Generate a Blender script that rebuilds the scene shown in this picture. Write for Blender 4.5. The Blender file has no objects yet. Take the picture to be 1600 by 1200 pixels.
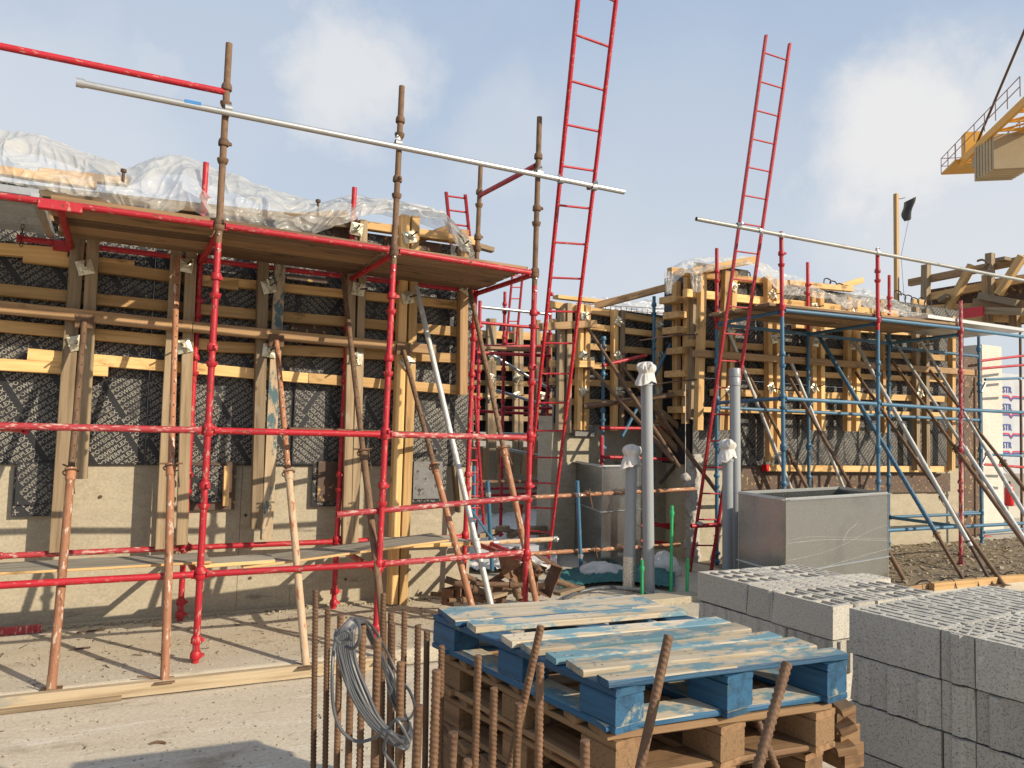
import bpy, math, random
import numpy as np
from mathutils import Vector, Matrix
random.seed(7); rng = np.random.default_rng(7)
V = Vector
S = bpy.context.scene
COL = S.collection
# ---------------------------------------------------------------- camera
F, PITCH, ROLL, YAW, H = 1187.3, .0614459, .0266490, .4652595, 1.70
fw = V((math.sin(YAW)*math.cos(PITCH), math.cos(YAW)*math.cos(PITCH), math.sin(PITCH)))
r0 = V((math.cos(YAW), -math.sin(YAW), 0)); u0 = r0.cross(fw)
rr = r0*math.cos(ROLL)+u0*math.sin(ROLL); uu = -r0*math.sin(ROLL)+u0*math.cos(ROLL)
CAM = V((0, 0, H))
cam = bpy.data.cameras.new('camera'); cam.lens = F/1600*36; cam.sensor_width = 36; cam.sensor_fit = 'HORIZONTAL'
cam.clip_start = .05; cam.clip_end = 3000
co = bpy.data.objects.new('camera', cam); COL.objects.link(co)
m = Matrix((rr, uu, -fw)).transposed().to_4x4(); m.translation = CAM; co.matrix_world = m
S.camera = co
def ray(x, y): return fw*F+rr*(x-800)-uu*(y-600)
def G(x, y, z=0.):            # photo pixel -> point at height z
    d = ray(x, y); return d*((z-H)/d.z)+CAM
def PY(x, y, Y):              # photo pixel -> point on the plane Y
    d = ray(x, y); return d*(Y/d.y)+CAM
def PX(x, y, X):
    d = ray(x, y); return d*(X/d.x)+CAM
def DP(x, y, dep):            # photo pixel -> point at a distance along the view
    return ray(x, y)*(dep/F)+CAM
def proj(p):
    q = p-CAM; return 800+F*q.dot(rr)/q.dot(fw), 600-F*q.dot(uu)/q.dot(fw)
# ---------------------------------------------------------------- sun, sky, exposure
SUNV = V((.72, -1, .60)).normalized()
EL = math.asin(SUNV.z); AZ = math.atan2(SUNV.x, SUNV.y)
sl = bpy.data.lights.new('sun', 'SUN'); sl.energy = 5.0; sl.angle = math.radians(.6); sl.color = (1, .87, .68)
so = bpy.data.objects.new('sun', sl); COL.objects.link(so)
so.rotation_euler = (-SUNV).to_track_quat('-Z', 'Y').to_euler()
W = bpy.data.worlds.new('World'); S.world = W; W.use_nodes = True
nt = W.node_tree; N = nt.nodes; L = nt.links
bg = N['Background']; bg.inputs['Strength'].default_value = .1
sky = N.new('ShaderNodeTexSky'); sky.sky_type = 'NISHITA'; sky.sun_disc = False
sky.sun_elevation = EL; sky.sun_rotation = AZ; sky.dust_density = 2.5; sky.air_density = 1.0; sky.ozone_density = 1.5
tc = N.new('ShaderNodeTexCoord')
def wm(op, a, b=None, c=None, cl=False):
    n = N.new('ShaderNodeMath'); n.operation = op; n.use_clamp = cl
    for i, v in enumerate((a, b, c)):
        if v is None: continue
        if isinstance(v, (int, float)): n.inputs[i].default_value = v
        else: L.new(v, n.inputs[i])
    return n.outputs[0]
def wvm(op, a, b):
    n = N.new('ShaderNodeVectorMath'); n.operation = op
    for i, v in enumerate((a, b)):
        if isinstance(v, (tuple, list, Vector)): n.inputs[i].default_value = tuple(v)
        else: L.new(v, n.inputs[i])
    return n
def wnoise(scale, det, rough, vec):
    n = N.new('ShaderNodeTexNoise'); n.inputs['Scale'].default_value = scale; n.inputs['Detail'].default_value = det
    n.inputs['Roughness'].default_value = rough; L.new(vec, n.inputs['Vector']); return n
D_ = tc.outputs['Generated']
n1 = wnoise(10, 8, .6, D_); n2 = wnoise(2.2, 5, .6, D_)
wob = wvm('SUBTRACT', n1.outputs['Color'], (.5, .5, .5)); wob2 = N.new('ShaderNodeVectorMath'); wob2.operation = 'SCALE'
L.new(wob.outputs[0], wob2.inputs[0]); wob2.inputs['Scale'].default_value = .15
dw = wvm('ADD', D_, wob2.outputs[0]).outputs[0]
tot = None
for (px, py, rad, st) in ((535, 120, .105, .75), (600, 95, .07, .4), (235, 105, .06, .35), (1400, 225, .13, .95), (1500, 215, .09, .7), (1575, 145, .06, .6), (1340, 250, .09, .5),
                          (330, 60, .2, .18), (790, 225, .1, .25), (1480, 300, .2, .5), (60, 190, .2, .35), (1050, 300, .25, .15)):
    c = ray(px, py).normalized()
    dd = wvm('DISTANCE', dw, c).outputs['Value']
    mr = N.new('ShaderNodeMapRange'); mr.interpolation_type = 'SMOOTHSTEP'; L.new(dd, mr.inputs['Value'])
    mr.inputs['From Min'].default_value = rad*1.05; mr.inputs['From Max'].default_value = rad*.35; mr.inputs['To Max'].default_value = st
    tot = mr.outputs[0] if tot is None else wm('MAXIMUM', tot, mr.outputs[0])
thin = wm('MULTIPLY', wm('SUBTRACT', n2.outputs['Fac'], .5, cl=True), .6, cl=True)
tot = wm('ADD', tot, thin, cl=True)
sep = N.new('ShaderNodeSeparateXYZ'); L.new(D_, sep.inputs[0])
hz = N.new('ShaderNodeMapRange'); hz.interpolation_type = 'SMOOTHSTEP'; L.new(sep.outputs['Z'], hz.inputs['Value'])
hz.inputs['From Min'].default_value = -.05; hz.inputs['From Max'].default_value = .6; hz.inputs['To Min'].default_value = .92; hz.inputs['To Max'].default_value = .12
def wmix(f, a, b):
    n = N.new('ShaderNodeMix'); n.data_type = 'RGBA'
    if isinstance(f, (int, float)): n.inputs[0].default_value = f
    else: L.new(f, n.inputs[0])
    for k, v in ((6, a), (7, b)):
        if isinstance(v, tuple): n.inputs[k].default_value = (*v, 1)
        else: L.new(v, n.inputs[k])
    return n.outputs[2]
hazec = wmix(hz.outputs[0], (3.5, 4.65, 6.4), (6.7, 7.0, 7.3))
c1 = wmix(.86, sky.outputs[0], hazec)
c2 = wmix(tot, c1, (7.3, 7.25, 7.2))
L.new(c2, bg.inputs['Color'])
S.view_settings.view_transform = 'Standard'; S.view_settings.look = 'None'; S.view_settings.exposure = .22; S.view_settings.gamma = 1
S.view_settings.use_curve_mapping = False
S.render.engine = 'CYCLES'
# ---------------------------------------------------------------- material helpers
def node(nt, kind, **kw):
    n = nt.nodes.new(kind)
    for k, v in kw.items():
        if k.startswith('_'): setattr(n, k[1:], v)
        else: n.inputs[k.replace('__', ' ')].default_value = v
    return n
def MAT(name, cols, scale=(8, 8, 8), rough=.6, metal=0., bump=.15, bscale=60, det=6, spots=None, spots2=None, varc=.12, stretch=None, spec=.5, bdist=.01, hardness=.15, world=False, rvar=.12):
    """cols: colours of a ramp; spots: (colour, scale tuple, threshold, softness, roughness)"""
    M = bpy.data.materials.new(name); M.use_nodes = True; t = M.node_tree; lk = t.links
    b = t.nodes['Principled BSDF']; b.inputs['Roughness'].default_value = rough; b.inputs['Metallic'].default_value = metal
    b.inputs['Specular IOR Level'].default_value = spec
    tc = t.nodes.new('ShaderNodeTexCoord'); oi = t.nodes.new('ShaderNodeObjectInfo')
    geo = t.nodes.new('ShaderNodeNewGeometry')
    mul = node(t, 'ShaderNodeMath', _operation='MULTIPLY'); lk.new(oi.outputs['Random'], mul.inputs[0]); mul.inputs[1].default_value = 37.
    add = node(t, 'ShaderNodeVectorMath', _operation='ADD')
    lk.new(geo.outputs['Position'] if world else tc.outputs['Object'], add.inputs[0])
    if not world: lk.new(mul.outputs[0], add.inputs[1])
    P = add.outputs[0]
    def noise(sc, d=det, r=.6, dist=0.):
        mp = t.nodes.new('ShaderNodeMapping'); mp.inputs['Scale'].default_value = sc; lk.new(P, mp.inputs['Vector'])
        n = node(t, 'ShaderNodeTexNoise', Scale=1., Detail=d, Roughness=r, Distortion=dist); lk.new(mp.outputs[0], n.inputs['Vector']); return n.outputs['Fac']
    base = noise(scale)
    cr = t.nodes.new('ShaderNodeValToRGB'); lk.new(base, cr.inputs[0])
    e = cr.color_ramp.elements; k = len(cols)
    while len(e) < k: e.new(.5)
    for i, c in enumerate(cols): e[i].position = .28+.44*i/max(1, k-1); e[i].color = (*c, 1)
    out = cr.outputs[0]
    rgh = None
    for sp in (spots, spots2):
        if not sp: continue
        c, sc, th, sf, *rg = sp
        nn = noise(sc, 5, .65)
        mr = node(t, 'ShaderNodeMapRange'); mr.interpolation_type = 'SMOOTHSTEP'; lk.new(nn, mr.inputs[0]); mr.inputs['From Min'].default_value = th; mr.inputs['From Max'].default_value = th+sf
        mx = node(t, 'ShaderNodeMix', _data_type='RGBA'); lk.new(mr.outputs[0], mx.inputs[0]); lk.new(out, mx.inputs[6]); mx.inputs[7].default_value = (*c, 1); out = mx.outputs[2]
        if rg:
            m2 = node(t, 'ShaderNodeMix'); lk.new(mr.outputs[0], m2.inputs[0]); m2.inputs[3].default_value = rg[0]
            if rgh is None: m2.inputs[2].default_value = rough
            else: lk.new(rgh, m2.inputs[2])
            rgh = m2.outputs[0]
    if varc and not world:
        hs = node(t, 'ShaderNodeHueSaturation'); mr = node(t, 'ShaderNodeMapRange'); lk.new(oi.outputs['Random'], mr.inputs[0])
        mr.inputs['To Min'].default_value = 1-varc; mr.inputs['To Max'].default_value = 1+varc
        lk.new(mr.outputs[0], hs.inputs['Value']); lk.new(out, hs.inputs['Color']); out = hs.outputs[0]
    if world:
        hs = node(t, 'ShaderNodeHueSaturation'); n9 = noise((42, 42, 42), 6, .75); mr = node(t, 'ShaderNodeMapRange'); lk.new(n9, mr.inputs[0]); mr.inputs[1].default_value = .3; mr.inputs[2].default_value = .7
        mr.inputs['To Min'].default_value = .76; mr.inputs['To Max'].default_value = 1.18
        lk.new(mr.outputs[0], hs.inputs['Value']); lk.new(out, hs.inputs['Color']); out = hs.outputs[0]
    lk.new(out, b.inputs['Base Color'])
    if rgh is not None: lk.new(rgh, b.inputs['Roughness'])
    elif rvar:
        mr = node(t, 'ShaderNodeMapRange'); lk.new(base, mr.inputs[0]); mr.inputs['To Min'].default_value = max(.02, rough-rvar); mr.inputs['To Max'].default_value = min(1, rough+rvar); lk.new(mr.outputs[0], b.inputs['Roughness'])
    if bump:
        bs = bscale if isinstance(bscale, tuple) else (bscale,)*3
        nb = noise(bs, 4, .7)
        bn = node(t, 'ShaderNodeBump', Strength=bump, Distance=bdist); lk.new(nb, bn.inputs['Height']); lk.new(bn.outputs[0], b.inputs['Normal'])
    return M
# timber (object X runs along the board)
def WOOD(name, a, b_, c, stain=None, bump=.25, rough=.75, paint=None, pth=.5):
    M = MAT(name, [c, a, b_, a], scale=(1.3, 26, 26), rough=rough, bump=bump, bscale=(5, 160, 160), det=7,
            spots=(stain or tuple(x*.45 for x in a), (2.2, 5, 5), .57, .14), spots2=(paint, (5, 10, 10), pth, .10) if paint else (tuple(x*.28 for x in a), (7, 30, 30), .70, .05), varc=.26)
    return M
m_fresh = WOOD('pine_fresh', (.56, .34, .13), (.66, .43, .19), (.44, .25, .09))
m_pine = WOOD('pine_formwork', (.44, .265, .105), (.54, .345, .15), (.32, .185, .07))
m_kerb = WOOD('kerb_wood', (.36, .275, .17), (.44, .35, .23), (.24, .18, .11), stain=(.27, .25, .2))
m_grey = WOOD('timber_weathered', (.225, .16, .092), (.30, .222, .135), (.145, .10, .056), stain=(.28, .225, .16))
m_brown = WOOD('timber_brown', (.25, .15, .07), (.34, .21, .105), (.17, .10, .05))
m_bluetim = WOOD('timber_blue_stained', (.30, .22, .13), (.35, .27, .18), (.2, .14, .09), paint=(.055, .10, .115), pth=.5)
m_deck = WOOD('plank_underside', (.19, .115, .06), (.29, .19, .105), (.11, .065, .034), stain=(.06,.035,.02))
m_darkplank = WOOD('plank_dark', (.12, .07, .036), (.18, .11, .06), (.07, .04, .02))
m_oldply = WOOD('plank_top_grey', (.26, .235, .19), (.36, .33, .27), (.17, .15, .12))
m_palw = WOOD('pallet_wood', (.19, .105, .05), (.26, .155, .075), (.115, .062, .03))
m_chip = MAT('pressed_chip_block', [(.10, .055, .028), (.24, .145, .07), (.16, .09, .045)], scale=(90, 90, 90), rough=.85, bump=.4, bscale=120)
m_bluetop = WOOD('blue_paint_worn', (.42, .345, .235), (.52, .44, .33), (.31, .235, .145), paint=(.13, .24, .28), pth=.47, rough=.85, stain=(.30,.33,.32))
m_blue = WOOD('blue_paint_board', (.010, .058, .122), (.017, .09, .178), (.006, .034, .072), stain=(.03, .085, .10), paint=(.28, .27, .2), pth=.62, rough=.55)
m_red = MAT('red_paint_tube', [(.31, .006, .014), (.40, .010, .022), (.35, .008, .016)], scale=(9, 9, 5), rough=.5, bump=.08, bscale=50,
            spots=((.38, .2, .155), (50, 50, 16), .585, .06, .8), spots2=((.12, .035, .02), (24, 24, 10), .605, .06, .8), varc=.1)
m_reddust = MAT('red_paint_dusty', [(.31, .018, .028), (.38, .035, .045)], scale=(20, 20, 8), rough=.6, bump=.2, bscale=90,
                spots=((.48, .33, .27), (45, 45, 14), .52, .09, .85), spots2=((.13, .04, .02), (30, 30, 12), .66, .06, .8))
m_rust = MAT('rusty_tube', [(.06, .032, .018), (.12, .068, .037), (.17, .10, .056), (.09, .05, .028)], scale=(25, 25, 9), rough=.78, bump=.35, bscale=130, varc=.18)
m_rustor = MAT('rusty_orange_prop', [(.24, .095, .045), (.33, .15, .075), (.26, .105, .05)], scale=(16, 16, 5), rough=.7, bump=.25, bscale=110,
               spots=((.56, .45, .36), (40, 40, 13), .56, .07, .85), spots2=((.14, .06, .03), (25, 25, 9), .62, .07, .8), varc=.15)
m_rustwh = MAT('prop_mortar_splashed', [(.40, .25, .14), (.48, .36, .24), (.40, .27, .16)], scale=(20, 20, 6), rough=.8, bump=.35, bscale=110,
               spots=((.32, .13, .06), (26, 26, 9), .55, .08, .8), spots2=((.15, .07, .035), (32, 32, 10), .64, .06, .8))
m_rebar = MAT('rebar_rust', [(.085, .043, .022), (.14, .076, .040), (.195, .112, .063)], scale=(70, 70, 14), rough=.72, bump=.3, bscale=260, bdist=.002,
              spots=((.24, .145, .08), (14, 14, 5), .62, .12), varc=.2, metal=.1)
m_rustplate = MAT('rusty_plate', [(.08, .038, .022), (.15, .075, .04), (.2, .11, .06)], scale=(14, 14, 14), rough=.7, bump=.3, bscale=90,
                  spots=((.50, .37, .22), (22, 22, 22), .64, .05), varc=.2)
m_galv = MAT('galvanised_tube', [(.42, .43, .42), (.52, .53, .52), (.46, .47, .46)], scale=(40, 40, 12), rough=.38, metal=.75, bump=.06, bscale=120,
             spots=((.35, .34, .31), (20, 20, 6), .60, .1, .6))
m_whitep = MAT('pale_galvanised_prop', [(.38, .385, .37), (.50, .505, .485)], scale=(30, 30, 7), rough=.5, metal=.3, bump=.15, bscale=100,
               spots=((.68, .67, .63), (50, 50, 14), .55, .08, .8), spots2=((.28, .25, .2), (30, 30, 9), .64, .07, .8))
m_sheet = MAT('galvanised_sheet', [(.33, .345, .345), (.40, .415, .41), (.36, .375, .37)], scale=(45, 45, 45), rough=.22, metal=.95, bump=.015, bscale=3,
              spots=((.47, .485, .48), (60, 60, 60), .58, .1, .3), spots2=((.29, .30, .295), (1.6, 1.6, 1.6), .48, .25, .3), varc=.05, rvar=.04)
m_bluesteel = MAT('blue_paint_tube', [(.03, .105, .18), (.05, .145, .235), (.04, .12, .20)], scale=(16, 16, 5), rough=.45, bump=.12, bscale=90,
                  spots=((.25, .22, .18), (36, 36, 13), .63, .06, .75), spots2=((.12, .06, .035), (26, 26, 9), .66, .05, .8), varc=.15)
m_conc = MAT('wall_concrete', [(.32, .275, .195), (.40, .35, .255), (.355, .31, .225), (.44, .39, .29)], scale=(2.6, 2.6, 5.5), rough=.85, bump=.25, bscale=(22, 22, 70), det=9,
             spots=((.21, .185, .14), (1.4, 1.4, 9), .60, .12), spots2=((.46, .42, .33), (9, 9, 26), .62, .12), world=True, bdist=.006)
m_slab = MAT('slab_concrete', [(.43, .375, .285), (.52, .465, .365), (.47, .415, .32), (.56, .51, .41)], scale=(1.1, 2.8, 2), rough=.9, bump=.6, bscale=60, det=10,
             spots=((.33, .275, .20), (1.7, 4.5, 3), .56, .16), spots2=((.24, .20, .15), (26, 26, 26), .70, .05), world=True, bdist=.012)
m_slab2 = MAT('foreground_slab_concrete', [(.47, .405, .305), (.54, .475, .37), (.50, .435, .335)], scale=(.8, 3.4, 2), rough=.88, bump=.5, bscale=70, det=10,
              spots=((.62, .57, .48), (.8, 11, 3), .57, .1), spots2=((.34, .28, .2), (1.3, 3.2, 3), .54, .16), world=True, bdist=.005)
m_dirt = MAT('dirt', [(.15, .115, .075), (.26, .205, .14), (.19, .15, .10), (.33, .27, .19)], scale=(3, 3, 3), rough=.95, bump=.8, bscale=40, det=10, world=True, bdist=.03,
             spots=((.36, .31, .23), (7, 12, 7), .60, .08))
m_sand = MAT('sandy_ground', [(.34, .28, .2), (.42, .35, .26)], scale=(.4, .4, .4), rough=.95, bump=.4, bscale=6, world=True)
m_ply = MAT('film_faced_plywood', [(.016, .016, .018), (.026, .026, .029), (.02, .02, .022)], scale=(4, 4, 4), rough=.42, bump=.08, bscale=20, spec=.35,
            spots=((.13, .115, .09), (4, 4, 9), .615, .12, .8), spots2=((.055, .05, .045), (30, 30, 30), .62, .08, .6))
m_plyold = MAT('worn_brown_plywood', [(.055, .035, .026), (.10, .06, .04), (.07, .045, .035)], scale=(7, 7, 7), rough=.7, bump=.3, bscale=60,
               spots=((.44, .30, .11), (17, 17, 17), .60, .03, .8), spots2=((.03, .028, .03), (9, 9, 9), .62, .05, .6))
m_plygrey = MAT('worn_grey_plywood', [(.12, .12, .12), (.2, .2, .2), (.15, .145, .14)], scale=(9, 9, 9), rough=.7, bump=.3, bscale=60,
                spots=((.04, .035, .03), (14, 14, 14), .58, .05), spots2=((.34, .31, .26), (22, 22, 22), .62, .04))
m_print = MAT('printed_lettering', [(.15, .14, .115), (.25, .235, .2), (.2, .187, .155)], scale=(4, 4, 4), rough=.6, bump=0,
              spots=((.055, .052, .048), (5, 5, 5), .52, .16), spots2=((.07, .065, .06), (26, 26, 26), .58, .06), varc=.1)
m_block = MAT('concrete_block', [(.26, .245, .21), (.41, .385, .335), (.50, .475, .415), (.385, .36, .315)], scale=(115, 115, 115), rough=.95, bump=.5, bscale=130, det=3,
              spots=((.10, .09, .08), (135, 135, 135), .585, .05), spots2=((.58, .56, .52), (12, 12, 12), .62, .1), varc=.14, bdist=.005)
m_pvc = MAT('grey_pvc', [(.27, .29, .30), (.31, .33, .345)], scale=(3, 3, 1), rough=.33, bump=.02, bscale=20, spots=((.38, .37, .34), (10, 10, 3), .6, .2, .6), varc=.06)
m_green = MAT('green_ppr_pipe', [(.02, .30, .10), (.03, .36, .13)], scale=(9, 9, 4), rough=.4, bump=.02)
m_foil = MAT('foil_tape', [(.5, .47, .42), (.72, .68, .6)], scale=(60, 60, 60), rough=.28, metal=.9, bump=.7, bscale=60)
m_plate = MAT('zinc_plate', [(.52, .46, .28), (.66, .63, .5), (.46, .42, .28)], scale=(22, 22, 22), rough=.42, metal=.45, bump=.25, bscale=70, spots=((.22, .12, .05), (26, 26, 26), .60, .06, .8))
m_pale = MAT('pale_column_concrete', [(.52, .49, .42), (.62, .59, .52)], scale=(2, 2, 2), rough=.85, bump=.3, bscale=40, world=True)
m_greytube = MAT('dull_grey_tube', [(.26, .265, .25), (.34, .345, .33)], scale=(20, 20, 7), rough=.5, metal=.4, bump=.1, bscale=90, spots=((.2, .18, .14), (24, 24, 8), .58, .08, .8))
m_dark = MAT('dark_steel', [(.05, .03, .022), (.09, .05, .035)], scale=(20, 20, 20), rough=.7, bump=.2)
m_cable = MAT('grey_cable', [(.06, .064, .07), (.095, .10, .108)], scale=(20, 20, 20), rough=.42, bump=.03, spots=((.30, .27, .22), (20, 20, 20), .64, .08, .8))
m_net = MAT('green_net', [(.012, .08, .08), (.025, .13, .125)], scale=(40, 40, 40), rough=.7, bump=.6, bscale=60)
m_yellow = MAT('crane_yellow', [(.62, .30, .025), (.70, .36, .04)], scale=(2, 2, 2), rough=.5, bump=0, spots=((.35, .2, .06), (3, 3, 3), .62, .1))
m_cweight = MAT('counterweight_concrete', [(.42, .32, .19), (.48, .38, .24)], scale=(1, 1, 1), rough=.9, bump=0)
m_rail = MAT('faded_red_rail', [(.25, .14, .13), (.33, .2, .19)], rough=.6, bump=0)
m_flag = MAT('black_cloth', [(.01, .01, .012), (.018, .018, .02)], rough=.8, bump=.2, bscale=10)
m_cloth = MAT('white_cloth', [(.55, .52, .47), (.66, .63, .58)], scale=(12, 12, 12), rough=.85, bump=.25, bscale=14, spots=((.5, .42, .33), (9, 9, 9), .6, .1))
m_redplastic = MAT('red_paint_gloss', [(.5, .01, .015), (.6, .015, .02)], rough=.3, bump=0)
m_mortar = MAT('dried_mortar', [(.4, .37, .32), (.52, .49, .44)], scale=(70, 70, 70), rough=.95, bump=1, bscale=90)
m_chipwood = MAT('wood_chips', [(.42, .31, .18), (.26, .19, .11), (.52, .42, .28)], scale=(6, 6, 6), rough=.9, bump=.2)
m_wrap = MAT('white_wrap', [(.36, .37, .40), (.44, .46, .49)], scale=(3, 3, 3), rough=.5, bump=.3, bscale=8)
m_inkblue = MAT('blue_ink', [(.03, .06, .25), (.03, .06, .25)], rough=.5, bump=0)
m_inkred = MAT('red_ink', [(.5, .02, .06), (.5, .02, .06)], rough=.5, bump=0)
m_inkdark = MAT('stamp_ink', [(.06, .04, .03), (.06, .04, .03)], rough=.8, bump=0)
m_bluefilm = MAT('blue_tape', [(.03, .15, .4), (.04, .2, .45)], rough=.4, bump=0)
def PLASTIC(name, tr=.42, tint=(.86, .85, .80)):
    M = bpy.data.materials.new(name); M.use_nodes = True; t = M.node_tree; lk = t.links
    b = t.nodes['Principled BSDF']; b.inputs['Base Color'].default_value = (*tint, 1); b.inputs['Roughness'].default_value = .22
    tc = t.nodes.new('ShaderNodeTexCoord'); mp = t.nodes.new('ShaderNodeMapping'); mp.inputs['Scale'].default_value = (3, 9, 7); mp.inputs['Rotation'].default_value = (0, .35, .2); lk.new(tc.outputs['Object'], mp.inputs[0])
    n = node(t, 'ShaderNodeTexNoise', Scale=1., Detail=4., Roughness=.5, Distortion=1.0); lk.new(mp.outputs[0], n.inputs['Vector'])
    bn = node(t, 'ShaderNodeBump', Strength=.4, Distance=.04); lk.new(n.outputs['Fac'], bn.inputs['Height']); lk.new(bn.outputs[0], b.inputs['Normal'])
    tl = node(t, 'ShaderNodeBsdfTranslucent'); tl.inputs[0].default_value = (.8, .78, .72, 1); lk.new(bn.outputs[0], tl.inputs['Normal'])
    m1 = node(t, 'ShaderNodeMixShader'); m1.inputs[0].default_value = .4; lk.new(b.outputs[0], m1.inputs[1]); lk.new(tl.outputs[0], m1.inputs[2])
    tp = node(t, 'ShaderNodeBsdfTransparent')
    m2 = node(t, 'ShaderNodeMixShader')
    mr = node(t, 'ShaderNodeMapRange'); lk.new(n.outputs['Fac'], mr.inputs[0]); mr.inputs['From Min'].default_value = .3; mr.inputs['From Max'].default_value = .7
    mr.inputs['To Min'].default_value = tr+.14; mr.inputs['To Max'].default_value = tr-.2
    lk.new(mr.outputs[0], m2.inputs[0]); lk.new(m1.outputs[0], m2.inputs[1]); lk.new(tp.outputs[0], m2.inputs[2])
    lk.new(m2.outputs[0], t.nodes['Material Output'].inputs[0]); return M
m_film = PLASTIC('clear_polythene', .55, (.72, .72, .69)); m_bag = PLASTIC('white_polythene', .14, (.9, .88, .84))
# ---------------------------------------------------------------- object helpers
WM = {}
def link(o, M, parent):
    COL.objects.link(o); WM[o.name] = M.copy()
    if parent is not None:
        o.parent = parent; o.matrix_basis = WM[parent.name].inverted() @ M
    else: o.matrix_basis = M
    return o
def tag(o, label, cat=None, group=None, kind=None):
    if label: o['label'] = label
    if cat: o['category'] = cat
    if group: o['group'] = group
    if kind: o['kind'] = kind
    return o
def thing(name, label, cat, loc, group=None):
    o = bpy.data.objects.new(name, None); o.empty_display_size = .1
    link(o, Matrix.Translation(V(loc)), None); return tag(o, label, cat, group)
def mesh(name, vs, fs, mats, smooth=False, mi=None):
    me = bpy.data.meshes.new(name); me.from_pydata([tuple(v) for v in vs], [], fs)
    for mm in (mats if isinstance(mats, (list, tuple)) else [mats]): me.materials.append(mm)
    if mi is not None: me.polygons.foreach_set('material_index', mi)
    if smooth:
        me.polygons.foreach_set('use_smooth', [True]*len(fs))
        me.set_sharp_from_angle(angle=.7)
    me.update(); return me
def put(name, me, M, parent=None): return link(bpy.data.objects.new(name, me), M, parent)
def frame(p0, p1, up=V((0, 0, 1))):       # X axis along p0->p1, Z nearest up
    x = (p1-p0).normalized(); y = up.cross(x)
    if y.length < 1e-3: y = V((0, 1, 0)).cross(x)
    y.normalize(); z = x.cross(y)
    M = Matrix((x, y, z)).transposed().to_4x4(); M.translation = p0; return M
def zframe(p0, p1):
    z = (p1-p0).normalized(); x = z.orthogonal().normalized()
    x = V((1, 0, 0)) if abs(z.z) > .9 else x
    y = z.cross(x).normalized(); x = y.cross(z)
    M = Matrix((x, y, z)).transposed().to_4x4(); M.translation = p0; return M
def lathe_data(prof, n=14):
    vs = []; fs = []
    for (r, z) in prof:
        for i in range(n):
            a = 2*math.pi*i/n; vs.append((r*math.cos(a), r*math.sin(a), z))
    for k in range(len(prof)-1):
        for i in range(n):
            j = (i+1) % n; fs.append((k*n+i, k*n+j, (k+1)*n+j, (k+1)*n+i))
    return vs, fs
def lathe(name, prof, M, mat, parent=None, n=14, cap=True):
    vs, fs = lathe_data(prof, n)
    if cap: fs.append(tuple(range(n))[::-1]); fs.append(tuple(range((len(prof)-1)*n, len(prof)*n)))
    return put(name, mesh(name, vs, fs, mat, True), M, parent)
def tube(name, p0, p1, r, mat, parent=None, n=14, bow=0.):
    p0 = V(p0); p1 = V(p1); Ln = (p1-p0).length; w = min(.004, r*.3); d = min(.06, Ln*.3)
    seg = [0, Ln] if not bow else [Ln*i/6 for i in range(7)]
    prof = [(r-w, d), (r-w, 0)]+[(r, z) for z in seg]+[(r-w, Ln), (r-w, Ln-d)]
    vs, fs = lathe_data(prof, n); fs.append(tuple(range(n))); fs.append(tuple(range((len(prof)-1)*n, len(prof)*n))[::-1])
    if bow: vs = [(x+bow*math.sin(math.pi*max(0, min(1, z/Ln))), y, z) for x, y, z in vs]
    return put(name, mesh(name, vs, fs, mat, True), zframe(p0, p1), parent)
def bardata(Ln, w, h, ch=.004, bow=0., bowz=0., seg=2, jit=0.):
    vs = []; fs = []; ch = min(ch, w*.2, h*.2)
    a, b = w/2, h/2
    sec = [(-a+ch, -b), (a-ch, -b), (a, -b+ch), (a, b-ch), (a-ch, b), (-a+ch, b), (-a, b-ch), (-a, -b+ch)]
    for k in range(seg+1):
        t = k/seg; s = math.sin(math.pi*t)
        for (y, z) in sec: vs.append((Ln*t, y+bow*s+random.uniform(-jit, jit), z+bowz*s+random.uniform(-jit, jit)))
    for k in range(seg):
        for i in range(8):
            j = (i+1) % 8; fs.append((k*8+i, (k+1)*8+i, (k+1)*8+j, k*8+j))
    fs.append(tuple(range(8))); fs.append(tuple(range(seg*8, seg*8+8))[::-1])
    fs = [f[::-1] for f in fs]
    return vs, fs
def beam(name, p0, p1, w, h, mat, parent=None, up=V((0, 0, 1)), bow=None, seg=2, topmat=None):
    """w across, h along up"""
    p0 = V(p0); p1 = V(p1); Ln = (p1-p0).length
    bw = random.uniform(-.0025, .0025)*Ln if bow is None else bow
    vs, fs = bardata(Ln, w, h, bow=bw, bowz=random.uniform(-.0015, .0015)*Ln if bow is None else 0, seg=seg, jit=.0012)
    mi = None; mats = mat
    if topmat:
        mats = [mat, topmat]; mi = []
        for f in fs:
            c = sum((V(vs[i]) for i in f), V())/len(f); mi.append(1 if c.z > h*.42 else 0)
    return put(name, mesh(name, vs, fs, mats, mi=mi), frame(p0, p1, up), parent)
def boxm(name, sx, sy, sz, M, mat, parent=None, ch=.003):
    vs, fs = bardata(sx, sy, sz, ch=ch, seg=1); vs = [(x-sx/2, y, z) for x, y, z in vs]
    return put(name, mesh(name, vs, fs, mat), M, parent)
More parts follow.
